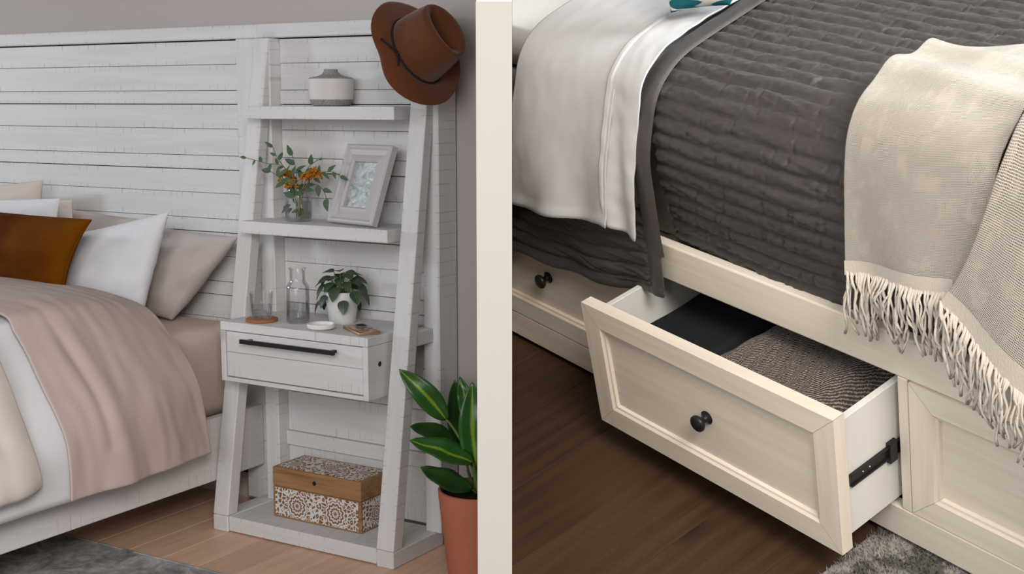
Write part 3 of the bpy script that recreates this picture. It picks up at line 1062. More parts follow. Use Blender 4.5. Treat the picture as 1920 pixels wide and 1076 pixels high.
# ------------------------------------------------------------------ carved wooden box on the base shelf
def carved(name, ua, va, rosettes, fil=78.0, lim=None):
    """white-rubbed floral carving in brown wood; ua, va = object axes spanning the face"""
    t = NT(name)
    sp = t.n('ShaderNodeSeparateXYZ')
    t.link(t.n('ShaderNodeTexCoord').outputs['Object'], sp.inputs[0])
    U, V = sp.outputs[ua], sp.outputs[va]
    cm = t.n('ShaderNodeCombineXYZ')
    t.link(U, cm.inputs[0])
    t.link(V, cm.inputs[1])
    vo = t.n('ShaderNodeTexVoronoi', feature='DISTANCE_TO_EDGE')
    wp = t.n('ShaderNodeTexNoise')
    t.link(cm.outputs[0], wp.inputs['Vector'])
    wp.inputs['Scale'].default_value = 45
    ad = t.n('ShaderNodeVectorMath', operation='MULTIPLY_ADD')
    t.link(wp.outputs['Color'], ad.inputs[0])
    ad.inputs[1].default_value = (0.012, 0.012, 0)
    t.link(cm.outputs[0], ad.inputs[2])
    t.link(ad.outputs[0], vo.inputs['Vector'])
    vo.inputs['Scale'].default_value = fil
    leaf = t.step(vo.outputs['Distance'], 0.10, 0.15)
    v2 = t.n('ShaderNodeTexVoronoi')
    t.link(ad.outputs[0], v2.inputs['Vector'])
    v2.inputs['Scale'].default_value = fil
    core = t.math('SUBTRACT', 1.0, t.step(v2.outputs['Distance'], 0.12, 0.2))
    brown = t.math('SUBTRACT', leaf, core)           # brown leaves on white ground with white veins
    for cu, cv, R in rosettes:
        du, dv = t.math('SUBTRACT', U, cu), t.math('SUBTRACT', V, cv)
        r = t.math('SQRT', t.math('ADD', t.math('MULTIPLY', du, du), t.math('MULTIPLY', dv, dv)))
        a = t.math('ARCTAN2', dv, du)
        pet = t.math('MULTIPLY', t.math('COSINE', t.math('MULTIPLY', a, 12.0)), 0.0022)
        rr = t.math('ADD', r, pet)
        rings = t.step(t.math('SINE', t.math('MULTIPLY', rr, 2 * PI / (R / 3.2))), -0.25, 0.25)
        inside = t.math('SUBTRACT', 1.0, t.step(rr, R * 0.97, R))
        x = t.n('ShaderNodeMix', data_type='FLOAT')
        t.link(inside, x.inputs[0])
        t.link(brown, x.inputs[2])
        t.link(rings, x.inputs[3])
        brown = x.outputs[0]
    wn = t.noise(t.coord('Object', (3, 3, 3)), 40, 4)
    c = t.mix(brown, (0.66, 0.63, 0.60), t.mix(wn, (0.17, 0.08, 0.035), (0.30, 0.15, 0.07)))
    t.bump(brown, 0.6, 0.002)
    return t.done(c, 0.75, 0.15)


bx0 = Vector((0.172, -0.168, S0))
BWX, BD, BH, LH = 0.345, 0.152, 0.160, 0.062
t = NT('mango_wood')
f = t.noise(t.coord('Object', (4, 40, 60)), 1.0, 5, 0.6, 0.6)
c = t.mix(t.step(f, 0.35, 0.75), (0.34, 0.19, 0.085), (0.20, 0.10, 0.045))
t.bump(f, 0.15, 0.001)
M['mango'] = t.done(c, 0.6, 0.25)
M['carve_f'] = carved('carved_front', 0, 2, [(0.098, 0.047, 0.040), (0.248, 0.047, 0.040)])
M['carve_t'] = carved('carved_top', 0, 1, [(0.172, 0.076, 0.03), (0.05, 0.05, 0.022), (0.29, 0.09, 0.022)], 72)
M['carve_s'] = carved('carved_side', 1, 2, [(0.076, 0.047, 0.03)])
cb = thing('carved_box', 'carved wooden box with white floral inlay on the bottom shelf', 'box', bx0)
x0, y0, z0 = bx0
bd = part('box_body', G().box((x0, y0, z0), (x0 + BWX, y0 + BD, z0 + BH - LH), 0.002), M['mango'], cb)
part('front_carving', G().box((x0 + 0.010, y0 - 0.0012, z0 + 0.006), (x0 + BWX - 0.010, y0 + 0.001, z0 + BH - LH - 0.002)), M['carve_f'], bd, label='white floral carved front panel')
part('side_carving', G().box((x0 + BWX - 0.001, y0 + 0.010, z0 + 0.006), (x0 + BWX + 0.0012, y0 + BD - 0.010, z0 + BH - LH - 0.002)), M['carve_s'], bd, label='white floral carved side panel')
lid = part('lid', G().box((x0, y0, z0 + BH - LH + 0.001), (x0 + BWX, y0 + BD, z0 + BH), 0.003, 2), M['mango'], cb)
part('top_carving', G().box((x0 + 0.012, y0 + 0.010, z0 + BH - 0.001), (x0 + BWX - 0.012, y0 + BD - 0.010, z0 + BH + 0.0012)), M['carve_t'], lid, label='white floral carved top panel')
part('keyhole', G().lathe([(0.0065, 0.0), (0.0065, 0.002), (0.003, 0.0022), (0.0028, 0.0008), (0.0, 0.0008)], (x0 + 0.168, y0 - 0.0003, z0 + BH - 0.030), 20, (Vector((1, 0, 0)), Vector((0, 0, 1)), Vector((0, -1, 0)))), M['black_metal'], lid)

# ------------------------------------------------------------------ felt hat on the top of the right post
t = NT('rust_brown_felt')
f = t.noise(t.coord(), 14, 5, 0.6)
f2 = t.noise(t.coord(), 700, 2)
t.bump(f2, 0.25, 0.001)
M['felt'] = t.done(t.mix(f, (0.090, 0.028, 0.011), (0.135, 0.045, 0.017)), 0.95, 0.08, 0.25)
M['cord'] = plain('black_cord', (0.02, 0.014, 0.012), 0.8, 0.2)
Rt, Dn, Fw = rot(*CAM_L[:3])
Up = -Dn
imv = lambda a, b, c_: (Rt * a + Up * b - Fw * c_)
e1 = imv(0.45, -0.89, 0.0)
nax = (imv(0.88, 0.47, 0.0) * 0.76 + imv(0, 0, 1) * 0.65).normalized()
e1 = (e1 - nax * e1.dot(nax)).normalized()
e2 = nax.cross(e1).normalized()
hc = at(780, 97, 1, -0.145)
hat = thing('felt_hat', 'rust brown felt hat with a black cord hung on the shelf post', 'hat', hc)


def hp(a, b, c_):
    return hc + e1 * a + e2 * b + nax * c_


SGN = 1.0 if e2.dot(Rt) > 0 else -1.0
TL0 = math.radians(-100) * SGN if SGN > 0 else math.radians(100)
CA, CB = 0.098, 0.080        # crown base half axes


def brimz(th, k):
    # sides curl up a little, front and back dip
    s_, c_ = math.sin(th), math.cos(th)
    return -0.030 * k * max(0.0, -s_ * SGN) ** 1.5 + 0.03 * k * max(0.0, s_ * SGN) ** 2 - 0.012 * k * c_ * c_ + 0.007 * k * math.sin(2 * th + 0.9)


def brim(a, b):
    th = 2 * PI * a
    k = b
    dl = math.atan2(math.sin(th - TL0), math.cos(th - TL0))
    w_ = 1 - 0.20 * math.exp(-(dl / 0.40) ** 2)          # the brim dips in below its big lobe
    ra = CA * (1 - k) + 0.160 * w_ * k
    rb = CB * (1 - k) + 0.136 * w_ * k
    return hp(ra * math.cos(th), rb * math.sin(th), brimz(th, k * k))


o = part('brim', G().grid(brim, 72, 10).weld(), M['felt'], hat, True, 80)
mod_solid(o, 0.003, 0)
HC = 0.128


def crown(a, b):
    th = 2 * PI * a
    if b < 0.72:
        k = b / 0.72
        s = 1 - 0.17 * k ** 1.5
        z = HC * (1 - (1 - k) ** 1.15) * 1.0
        edge = 0.0
        pinch_ = 1 - 0.16 * k * k * math.exp(-((math.cos(th) - 0.75) / 0.3) ** 2) * abs(math.sin(th))
        return hp(CA * s * math.cos(th), CB * s * math.sin(th) * pinch_, z * (1 + 0.05 * math.cos(th)))
    k = (b - 0.72) / 0.28
    s = 0.83 * (1 - k)
    x, y = CA * s * math.cos(th), CB * s * math.sin(th)
    rim = 0.006 * math.sin(PI * min(1, k * 2.2)) if k < 0.45 else 0.0
    dip = 0.030 * math.exp(-(y / 0.022) ** 2) * min(1, k * 3) * math.exp(-(x / 0.085) ** 4)
    return hp(x, y, HC * (1 + 0.05 * math.cos(th) * (1 - k)) + rim - dip)


mod_sub(part('crown', G().grid(crown, 64, 30).weld(), M['felt'], hat, True, 80), 1)
band = [hp((CA + 0.001) * math.cos(a), (CB + 0.001) * math.sin(a), 0.006) for a in np.linspace(0, 2 * PI, 61)]
part('cord_band', G().tube(band, 0.0034, 8), M['cord'], hat, True)
ka = math.radians(180 + 88) if SGN > 0 else math.radians(180 - 88)
ox, oy = math.cos(ka), math.sin(ka)
kx, ky = (CA + 0.004) * math.cos(ka), (CB + 0.004) * math.sin(ka)
kn = hp(kx, ky, 0.007)
g = G().add([kn + v * 0.007 for v in IV], IF)
g.tube([kn, hp(kx - 0.024 + ox * 0.010, ky + oy * 0.010, 0.006), hp(kx - 0.052 + ox * 0.016, ky + oy * 0.022, 0.001)], 0.0026, 6)
g.tube([kn, hp(kx + 0.014 + ox * 0.006, ky + oy * 0.006, 0.006), hp(kx + 0.030 + ox * 0.010, ky + oy * 0.012, 0.001)], 0.0026, 6)
g.add([hp(kx - 0.052 + ox * 0.016, ky + oy * 0.022, 0.001) + v * 0.005 for v in IV], IF)
part('cord_knot', g, M['cord'], hat, True)

# ------------------------------------------------------------------ plant in terracotta pot
M['terracotta'] = plain('terracotta', (0.44, 0.15, 0.088), 0.8, 0.2, var=0.12, scale=9, bump=0.1)
pc_ = Vector((0.925, -0.155, 0.0))
tp = thing('potted_plant', 'tall plant with yellow-striped leaves in a terracotta pot', 'plant', pc_)
part('pot', G().lathe([(0.0, 0.0), (0.082, 0.0), (0.086, 0.003), (0.112, 0.232), (0.113, 0.252), (0.107, 0.253), (0.104, 0.235), (0.0, 0.232)], pc_, 56), M['terracotta'], tp, True)
part('soil', G().lathe([(0.104, 0.236), (0.05, 0.238), (0.0, 0.24)], pc_, 24), M['soil'], tp, True)
t = NT('variegated_leaf')
gs = t.n('ShaderNodeSeparateXYZ')
t.link(t.n('ShaderNodeUVMap').outputs[0], gs.inputs[0])
u = t.math('ABSOLUTE', t.math('SUBTRACT', gs.outputs[0], 0.5))
n1 = t.noise(t.coord('Object', (1, 1, 1)), 30, 3)
stripe = t.math('SUBTRACT', 1.0, t.step(t.math('ADD', u, t.math('MULTIPLY', t.math('SUBTRACT', n1, 0.5), 0.10)), 0.02, 0.10))
vein = t.step(t.math('SINE', t.math('ADD', t.math('MULTIPLY', gs.outputs[1], 130.0), t.math('MULTIPLY', u, 60.0))), 0.2, 1.0)
c = t.mix(t.math('MULTIPLY', vein, 0.25), (0.022, 0.085, 0.012), (0.045, 0.14, 0.016))
c = t.mix(t.math('MULTIPLY', stripe, 0.85), c, (0.21, 0.34, 0.02))
M['leaf_var'] = t.done(c, 0.32, 0.4)
t = NT('dark_green_leaf')
c = t.mix(t.noise(t.coord(), 25, 3), (0.010, 0.036, 0.008), (0.03, 0.085, 0.014))
M['leaf_dark'] = t.done(c, 0.32, 0.4)


def big_leaf(base, mid, tip, width, mat, face, fold=0.25):
    base, mid, tip = Vector(base), Vector(mid), Vector(tip)
    pts, L = resample([tuple(base), tuple(mid), tuple(tip)], 19)
    vs, fs, uv = [], [], []
    for i in range(19):
        a = i / 18
        w_ = width * (math.sin(PI * a ** 0.85) ** 0.75 if 0 < i < 18 else 0.02)
        tan = (Vector(pts[min(i + 1, 18)]) - Vector(pts[max(i - 1, 0)])).normalized()
        sv = tan.cross(Vector(face)).normalized()
        nv = sv.cross(tan)
        for k in range(7):
            u_ = k / 3 - 1
            vs.append(Vector(pts[i]) + sv * (u_ * w_) + nv * (abs(u_) ** 1.5 * w_ * fold + 0.003 * math.sin(a * 14 + u_)))
            uv.append((k / 6, a))
    for i in range(18):
        for k in range(6):
            fs.append((i * 7 + k, i * 7 + k + 1, (i + 1) * 7 + k + 1, (i + 1) * 7 + k))
    o = part('leaf', G().add(vs, fs), mat, tp, True, 80)
    ul = o.data.uv_layers.new()
    for lp in o.data.loops:
        ul.data[lp.index].uv = uv[lp.vertex_index]
    mod_solid(o, 0.0012, 0)
    return o


def stem(pts, r=0.006):
    d, _ = resample([tuple(q) for q in pts], 14)
    part('stem', G().tube([tuple(q) for q in d], [r * (1 - 0.4 * i / 13) for i in range(14)], 8), M['stem_leaf'], tp, True)


M['stem_leaf'] = plain('fresh_green_stem', (0.09, 0.14, 0.03), 0.45)
root = pc_ + Vector((0, 0, 0.236))
CAMF = (0.55, -0.8, 0.25)
I = inimg
stem([root, I(882, 860, -0.16), I(855, 810, -0.16), I(837, 786, -0.165)])
big_leaf(I(838, 788, -0.165), I(800, 742, -0.215), I(748, 692, -0.255), 0.034, M['leaf_var'], CAMF)
stem([root, I(890, 880, -0.13), I(862, 850, -0.12)])
big_leaf(I(862, 850, -0.12), I(815, 815, -0.19), I(768, 800, -0.265), 0.034, M['leaf_dark'], (0.4, -0.6, 0.7))
big_leaf(I(888, 868, -0.19), I(830, 845, -0.24), I(768, 826, -0.29), 0.037, M['leaf_var'], (0.35, -0.55, 0.75))
stem([root, I(893, 895, -0.17), I(888, 868, -0.19)], 0.005)
big_leaf(I(886, 918, -0.18), I(835, 900, -0.24), I(788, 876, -0.28), 0.034, M['leaf_dark'], (0.35, -0.55, 0.75))
stem([root, I(886, 918, -0.18)], 0.005)
big_leaf(I(872, 850, -0.08), I(858, 780, -0.08), I(852, 712, -0.09), 0.036, M['leaf_dark'], (0.75, -0.6, 0.15))
stem([root, I(880, 890, -0.10), I(872, 850, -0.08)])
big_leaf(I(880, 800, -0.11), I(874, 755, -0.11), I(862, 706, -0.10), 0.024, M['leaf_var'], (0.5, -0.8, 0.1))
big_leaf(I(893, 880, -0.17), I(886, 800, -0.17), I(886, 716, -0.16), 0.040, M['leaf_var'], (0.5, -0.8, 0.15))
stem([root, I(893, 880, -0.17)])
big_leaf(root + Vector((0.01, 0, 0.03)), root + Vector((0.07, 0.08, 0.16)), root + Vector((0.12, 0.12, 0.20)), 0.030, M['leaf_var'], (0.2, -0.7, 0.8))
big_leaf(root + Vector((0.01, 0.01, 0.03)), root + Vector((0.05, 0.05, 0.22)), root + Vector((0.08, 0.07, 0.34)), 0.033, M['leaf_dark'], (0.5, -0.8, 0.15))

# ================================================================== storage-bed room
FZ = -0.068
YS, ZB, Z0, ZR0, ZR1 = 0.1388, -0.0546, 0.010, 0.2693, 0.3447
M['walnut'] = planks_mat('dark_oak_floor', 1, (0.066, 0.035, 0.018), (0.044, 0.022, 0.011), (0.088, 0.049, 0.027), 0.5, True)
fr = struct('floor', G().box((-1.3, -1.1, FZ - 0.05), (1.7, 1.4, FZ - 0.010)), M['dark'], 'R')
for i, x in enumerate(np.arange(-1.22, 1.7, 0.168)):
    part('floor_plank', G().box((x + 0.0005, -1.1, FZ - 0.010), (x + 0.1675, 1.4, FZ), 0.0005), M['walnut'], fr)

# ------------------------------------------------------------------ bed with drawers
sb = thing('storage_bed', 'cream wooden storage bed with panelled drawers in its side', 'bed', (0.3, 0.6, FZ), 'R')
part('side_rail', G().box((-1.0, YS, ZR0), (1.3, YS + 0.0202, ZR1), 0.003, 2), M['cream_x'], sb)
part('base_rail', G().box((-1.0, YS, ZB), (1.3, YS + 0.022, Z0 - 0.0015), 0.002), M['cream_x'], sb)
for x in (-0.620, -0.0105, 0.5861, 1.187):
    part('stile', G().box((x, YS, Z0), (x + 0.0182, YS + 0.022, ZR0 - 0.0005), 0.0012), M['cream_z'], sb)
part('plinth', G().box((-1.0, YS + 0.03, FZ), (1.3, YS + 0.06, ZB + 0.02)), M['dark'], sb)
part('carcass_back', G().box((-1.0, 0.75, FZ), (1.3, 0.77, 0.30)), M['cream_x'], sb)
part('slat_platform', G().box((-1.0, YS + 0.022, 0.285), (1.3, 0.95, 0.305)), M['cream_x'], sb)


def panel_front(x0, x1, yf, z0, z1, parent, th=0.024, fw=0.052):
    """mitred frame round a recessed flat panel with a moulded inner edge"""
    sec = [(0.0, th), (0.0, 0.0), (fw - 0.010, 0.0), (fw - 0.006, 0.0035), (fw - 0.002, 0.0045), (fw, 0.009), (fw, 0.012)]
    cs = [((x0, z0), (1, 1)), ((x1, z0), (-1, 1)), ((x1, z1), (-1, -1)), ((x0, z1), (1, -1))]
    for k in range(4):
        (a, da), (b, db) = cs[k], cs[(k + 1) % 4]
        va = [(a[0] + da[0] * w_, yf + d, a[1] + da[1] * w_) for w_, d in sec]
        vb = [(b[0] + db[0] * w_, yf + d, b[1] + db[1] * w_) for w_, d in sec]
        # hairline mitre gap
        e = Vector((b[0] - a[0], 0, b[1] - a[1])).normalized() * 0.0003
        va = [Vector(v) + e for v in va]
        vb = [Vector(v) - e for v in vb]
        n = len(sec)
        part('frame_member', G().add(va + vb, [(i, i + n, i + 1 + n, i + 1) for i in range(n - 1)]), M['cream_x' if k % 2 == 0 else 'cream_z'], parent, True, 25)
    part('panel', G().box((x0 + fw - 0.004, yf + 0.010, z0 + fw - 0.004), (x1 - fw + 0.004, yf + th, z1 - fw + 0.004)), M['cream_x'], parent)


def knob(c, parent):
    ax = (Vector((1, 0, 0)), Vector((0, 0, 1)), Vector((0, -1, 0)))
    part('knob', G().lathe([(0.0, 0.0), (0.0125, 0.0), (0.013, 0.002), (0.010, 0.004), (0.0062, 0.007), (0.0058, 0.013), (0.0085, 0.0165), (0.0135, 0.0185), (0.0155, 0.022), (0.0150, 0.026), (0.0105, 0.0292), (0.0, 0.0305)], c, 32, ax), M['knob'], parent, True, 50, label='round dark bronze knob')


def drawer_box(x0, x1, y0, y1, z0, z1, parent):
    b = 0.012
    part('drawer_side', G().box((x0, y0, z0), (x0 + b, y1, z1), 0.001), M['white_ply'], parent)
    part('drawer_side', G().box((x1 - b, y0, z0), (x1, y1, z1), 0.001), M['white_ply'], parent)
    part('drawer_back', G().box((x0 + b, y1 - b, z0), (x1 - b, y1, z1 - 0.01)), M['white_ply'], parent)
    part('drawer_bottom', G().box((x0 + b, y0, z0 + 0.006), (x1 - b, y1 - b, z0 + 0.012)), M['white_ply'], parent)


def sub(name, parent):
    """an Empty that groups one drawer's pieces under the bed"""
    o = bpy.data.objects.new(name, None)
    o.empty_display_size = 0.05
    COL.objects.link(o)
    o.parent = parent
    ROOM[o.name], LOC[o.name] = ROOM[parent.name], LOC[parent.name]
    return o


d1 = sub('drawer', sb)
d1['label'] = 'middle drawer pulled open'
panel_front(0.0, 0.5795, 0.0, 0.0, 0.2629, d1)
part('front_back', G().box((0.001, 0.0235, 0.001), (0.5785, 0.0245, 0.2619)), M['cream_x'], d1)
drawer_box(0.022, 0.5755, 0.025, 0.52, 0.024, 0.2485, d1)
knob((0.290, 0.0105, 0.1315), d1)
# black runner on the drawer side
g = G().box((0.5757, 0.030, 0.118), (0.5815, 0.160, 0.121), 0.0005).box((0.5757, 0.030, 0.139), (0.5815, 0.160, 0.142), 0.0005)
g.box((0.5757, 0.030, 0.121), (0.578, 0.160, 0.139))
sl = part('runner', g, M['black_metal'], d1, label='black steel runner')
part('runner_clip', G().box((0.5757, 0.118, 0.110), (0.584, 0.137, 0.150), 0.001), M['black_metal'], sl)
for y in (0.060, 0.076):
    part('rivet', G().lathe([(0.0, 0.0), (0.002, 0.0), (0.0015, 0.001), (0.0, 0.0012)], (0.578, y, 0.130), 10, (Vector((0, 1, 0)), Vector((0, 0, 1)), Vector((1, 0, 0)))), M['silver'], sl)
d0 = sub('drawer', sb)
panel_front(-0.600, -0.0125, YS - 0.001, Z0 + 0.002, ZR0 - 0.003, d0)
knob((-0.306, YS + 0.0095, 0.140), d0)
d2 = sub('drawer', sb)
panel_front(0.6070, 1.1855, YS - 0.001, Z0 + 0.002, ZR0 - 0.003, d2)
knob((0.896, YS + 0.0095, 0.140), d2)

# ------------------------------------------------------------------ clothes in the open drawer
M['black_cloth'] = fabric('black_jersey', (0.014, 0.0145, 0.017), 0.1, 700)
t = NT('taupe_marl_knit')
v = t.coord('Object', (1, 1, 1), 0.35)
wv = t.n('ShaderNodeTexWave', wave_type='BANDS', bands_direction='X', wave_profile='SIN')
t.link(v, wv.inputs['Vector'])
wv.inputs['Scale'].default_value = 85
wv.inputs['Distortion'].default_value = 3.0
wv.inputs['Detail'].default_value = 2.0
wv.inputs['Detail Scale'].default_value = 3.0
f = t.noise(t.coord(), 420, 3, 0.7)
f3 = t.noise(t.coord(), 120, 2)
mixv = t.math('ADD', t.math('MULTIPLY', wv.outputs['Fac'], 0.45), t.math('MULTIPLY', f, 0.55))
c = t.ramp(mixv, [(0.28, (0.06, 0.048, 0.042)), (0.48, (0.18, 0.148, 0.13)), (0.68, (0.37, 0.315, 0.28))])
t.bump(t.math('ADD', wv.outputs['Fac'], t.math('MULTIPLY', f, 0.6)), 0.9, 0.004)
M['knit'] = t.done(c, 0.95, 0.05)


def folded(x0, x1, y0, y1, zlo, zhi, r, fn, n=70):
    """a folded garment: rounded slab with one soft rounded side"""
    def P(a, b):
        # a runs across x from the lower left edge over the top to the right edge
        L = (zhi - zlo)
        if a < 0.25:
            th = PI / 2 * (a / 0.25)
            x, z = x0 + r * (1 - math.sin(th)) * 1.0, 0
            x = x0 + r - r * math.cos(th)
            z = zlo + (zhi - zlo) * math.sin(th)
        elif a < 0.8:
            k = (a - 0.25) / 0.55
            x, z = x0 + r + (x1 - x0 - 2 * r) * k, zhi
        else:
            th = PI / 2 * ((a - 0.8) / 0.2)
            x, z = x1 - r + r * math.sin(th), zlo + (zhi - zlo) * math.cos(th)
        y = y0 + (y1 - y0) * b
        e = min(1.0, min(b, 1 - b) * 12)
        z = zlo + (z - zlo) * (0.35 + 0.65 * math.sqrt(e))
        return fn(x, y, z, zhi)
    return G().grid(P, n, n)


def fblack(x, y, z, zh):
    return (x + 0.004 * nz(y * 9, z * 9), y, z + 0.006 * nz(x * 11, y * 9, 2.0))


def fknit(x, y, z, zh):
    return (x + 0.006 * nz(y * 8, z * 9, 3) + 0.07 * (y - 0.03), y, z + 0.010 * nz(x * 9, y * 9, 6.0) + 0.0035 * math.sin((x * 1.0 + y * 0.35) * 240) * 0.35)


gar = single('folded_garment', folded(0.038, 0.250, 0.028, 0.46, 0.0365, 0.190, 0.03, fblack), M['black_cloth'],
             'folded black garment at the left inside the open drawer', 'clothing', (0.15, 0.25, 0.0365), 'R', True, 80)
swt = single('knit_sweater', folded(0.222, 0.528, 0.030, 0.42, 0.0365, 0.222, 0.075, fknit, 110), M['knit'],
             'folded taupe marl knit sweater at the right inside the open drawer', 'clothing', (0.40, 0.25, 0.0365), 'R', True, 80)

# ------------------------------------------------------------------ mattress and bedding
M['matt_white'] = fabric('white_fitted_sheet', (0.60, 0.58, 0.55), 0.03)
M['matt_shaded'] = fabric('shaded_mattress_side', (0.42, 0.39, 0.365), 0.05)  # shade on the mattress side, put into the fabric colour
mr = thing('mattress', 'white topped mattress on the cream storage bed', 'mattress', (0.3, 0.7, 0.306), 'R')
part('mattress_core', G().box((-1.0, 0.205, 0.306), (1.3, 0.95, 0.559), 0.02, 3), M['matt_shaded'], mr, True, 60)
part('fitted_top', G().box((-1.0, 0.205, 0.56), (1.3, 0.955, 0.642), 0.040, 5), M['matt_white'], mr, True, 60)

PROF = [(0.176, 0.306), (0.170, 0.345), (0.160, 0.40), (0.150, 0.46), (0.145, 0.515), (0.152, 0.569), (0.166, 0.607), (0.188, 0.634), (0.229, 0.657), (0.29, 0.669), (0.37, 0.679), (0.50, 0.689), (0.75, 0.695), (0.95, 0.690)]


def sweep(prof, x0, x1, ns, nx, fn):
    a, L = resample(prof, ns + 1)
    tn = np.gradient(a, axis=0)
    tn /= np.linalg.norm(tn, axis=1)[:, None]

    def P(u, v):
        i = int(round(v * ns))
        x = x0 + (x1 - x0) * u
        h, dx, dz = fn(x, L * v, i)
        return (x + dx, a[i, 0] - tn[i, 1] * h, a[i, 1] + tn[i, 0] * h + dz)
    return G().grid(P, nx, ns)


PITCH = 0.0285
crs = random.Random(3)
CRE = {i: [(crs.uniform(-0.6, 1.6), crs.uniform(0.6, 1.3), crs.uniform(-0.25, 0.25)) for _ in range(38)] for i in range(-5, 80)}


def quilted(x, s, amp=1.0):
    s2 = s + 0.0030 * nz(x * 9, s * 3, 0.7) + 0.0016 * nz(x * 34, s * 20, 5.0)
    i = math.floor(s2 / PITCH)
    ph = s2 / PITCH - i
    arch = math.sin(PI * ph) ** 0.45 if 0 < ph < 1 else 0.0
    h = 0.0105 * arch
    h += arch * (0.0052 * nz(x * 42 + ph * 6, i * 7.31, 1.0) + 0.0022 * nz(x * 95 - ph * 12, i * 3.7, 2.0))
    for cx, wgt, sl in CRE.get(i, ()):
        d = x - cx - sl * (ph - 0.5) * PITCH
        if abs(d) < 0.012:
            h -= 0.0046 * wgt * math.exp(-(d / 0.0022) ** 2) * arch
    h += 0.006 * nz(x * 4, s * 4, 9.0)
    return h * amp


t = NT('charcoal_quilt')
f = t.noise(t.coord(), 30, 3)
f2 = t.noise(t.coord(), 900, 2)
t.bump(t.math('ADD', f2, t.math('MULTIPLY', t.noise(t.coord('Object', (1, 1, 0.5)), 120, 3), 1.5)), 0.35, 0.0015)
M['quilt'] = t.done(t.mix(f, (0.038, 0.031, 0.027), (0.052, 0.043, 0.038)), 0.50, 0.45, 0.12)
t.b.inputs['Sheen Tint'].default_value = (0.75, 0.77, 0.80, 1)
qt = thing('quilt', 'charcoal channel-stitched quilt spread over the storage bed', 'bedding', (0.4, 0.6, 0.5), 'R')
part('main_panel', sweep(PROF, 0.094, 1.28, 260, 320, lambda x, s, i: (quilted(x, s), 0.0, 0.0)), M['quilt'], qt, True, 180)


def fbind(x, s, i):
    k = (x - 0.060) / 0.042
    arch = max(0.0, math.sin(PI * min(1, max(0, k)))) ** 0.5
    return 0.006 + 0.0085 * arch + 0.002 * nz(x * 60, s * 25, 3) * arch + 0.005 * nz(0.3, s * 6, 4.0), 0.006 * nz(1.0, s * 5, 2.0), 0.0


BPROF = [(0.128, 0.330), (0.126, 0.38), (0.126, 0.44), (0.129, 0.515), (0.145, 0.575), (0.160, 0.612), (0.184, 0.640), (0.226, 0.663), (0.29, 0.676), (0.37, 0.686), (0.50, 0.694), (0.75, 0.70), (0.95, 0.695)]
o = part('binding', sweep(BPROF, 0.060, 0.102, 240, 14, fbind), M['quilt'], qt, True, 180)

def hem_line(pix, y):
    q = sorted((at(a, b, 1, y, 'R').x, at(a, b, 1, y, 'R').z) for a, b in pix)
    return lambda x: float(np.interp(x, [p[0] for p in q], [p[1] for p in q]))


FHEM = hem_line([(900, 450), (960, 470), (996, 477), (1042, 501), (1103, 520), (1160, 537), (1195, 545), (1240, 553)], 0.118)

# the corner of the quilt that hangs outside the rail
FPROF = [(0.120, 0.02), (0.116, 0.06), (0.112, 0.12), (0.110, 0.18), (0.112, 0.25), (0.118, 0.34)]


def hemz(x):
    """height of the hem of the hanging corner"""
    return FHEM(x)


def flap(u, v):
    x = -0.75 + (0.098 + 0.75) * u
    z0_ = hemz(x)
    z = z0_ + (0.42 - z0_) * v
    s = (z - z0_)
    d = x * 0.0
    h = quilted(x + 7.0, s + 0.4, 0.75) if s > 0.020 and x < 0.066 else 0.004 + 0.004 * math.sin(PI * min(1, s / 0.02)) * 0.7 + 0.004 * math.sin(PI * max(0, min(1, (x - 0.066) / 0.032)))
    wav = 0.006 * nz(x * 7, z * 4, 3.3) + 0.004 * math.sin(x * 34 + z * 6)
    y = 0.121 + wav * (1 - 0.4 * v) - h + 0.004 * v
    return (x - 0.015 * (1 - v) * max(0, (x + 0.1)), y, z + 0.003 * nz(x * 14, 1.0, 4))


o = part('hanging_corner', G().grid(flap, 260, 90), M['quilt'], qt, True, 180)
mod_solid(o, 0.006, -1)

# white sheet folded back over the quilt edge
M['sheet_r'] = fabric('white_bed_sheet', (0.49, 0.475, 0.465), 0.03, 1100, bump=0.18)
SPROF = [(0.086, 0.335), (0.090, 0.36), (0.101, 0.45), (0.120, 0.53), (0.138, 0.595), (0.154, 0.632), (0.182, 0.661), (0.226, 0.681), (0.30, 0.693), (0.42, 0.702), (0.70, 0.706), (0.95, 0.70)]
SHEM = hem_line([(940, 384), (962, 387), (1042, 405), (1103, 416), (1128, 420)], 0.084)
THEM = hem_line([(1120, 417), (1140, 424), (1165, 438), (1198, 456)], 0.084)


def fsheet(x, s, i):
    hang = max(0.0, min(1.0, 1 - s / 0.33))
    w_ = 0.010 * hang * math.sin(x * 30 + 1.0 + 3 * nz(x * 3, s * 3)) + 0.012 * nz(x * 7, s * 5, 2.4) * (0.3 + hang)
    w_ += 0.005 * nz(x * 16 - s * 9, s * 10, 5.1) * (0.3 + hang) + 0.0008 * nz(x * 40, s * 25)
    hem = 0.0018 if s < 0.018 else 0.0
    return w_ * 0.95 + hem, -0.030 * hang * ((0.01 - x) / 0.3) * 1.0, (SHEM(x) - 0.335) * hang


sh = thing('sheet', 'white sheet folded back beside the charcoal quilt', 'bedding', (-0.1, 0.6, 0.5), 'R')
o = part('main_layer', sweep(SPROF, -0.272, 0.010, 150, 110, fsheet), M['sheet_r'], sh, True, 180)
mod_solid(o, 0.002, -1)


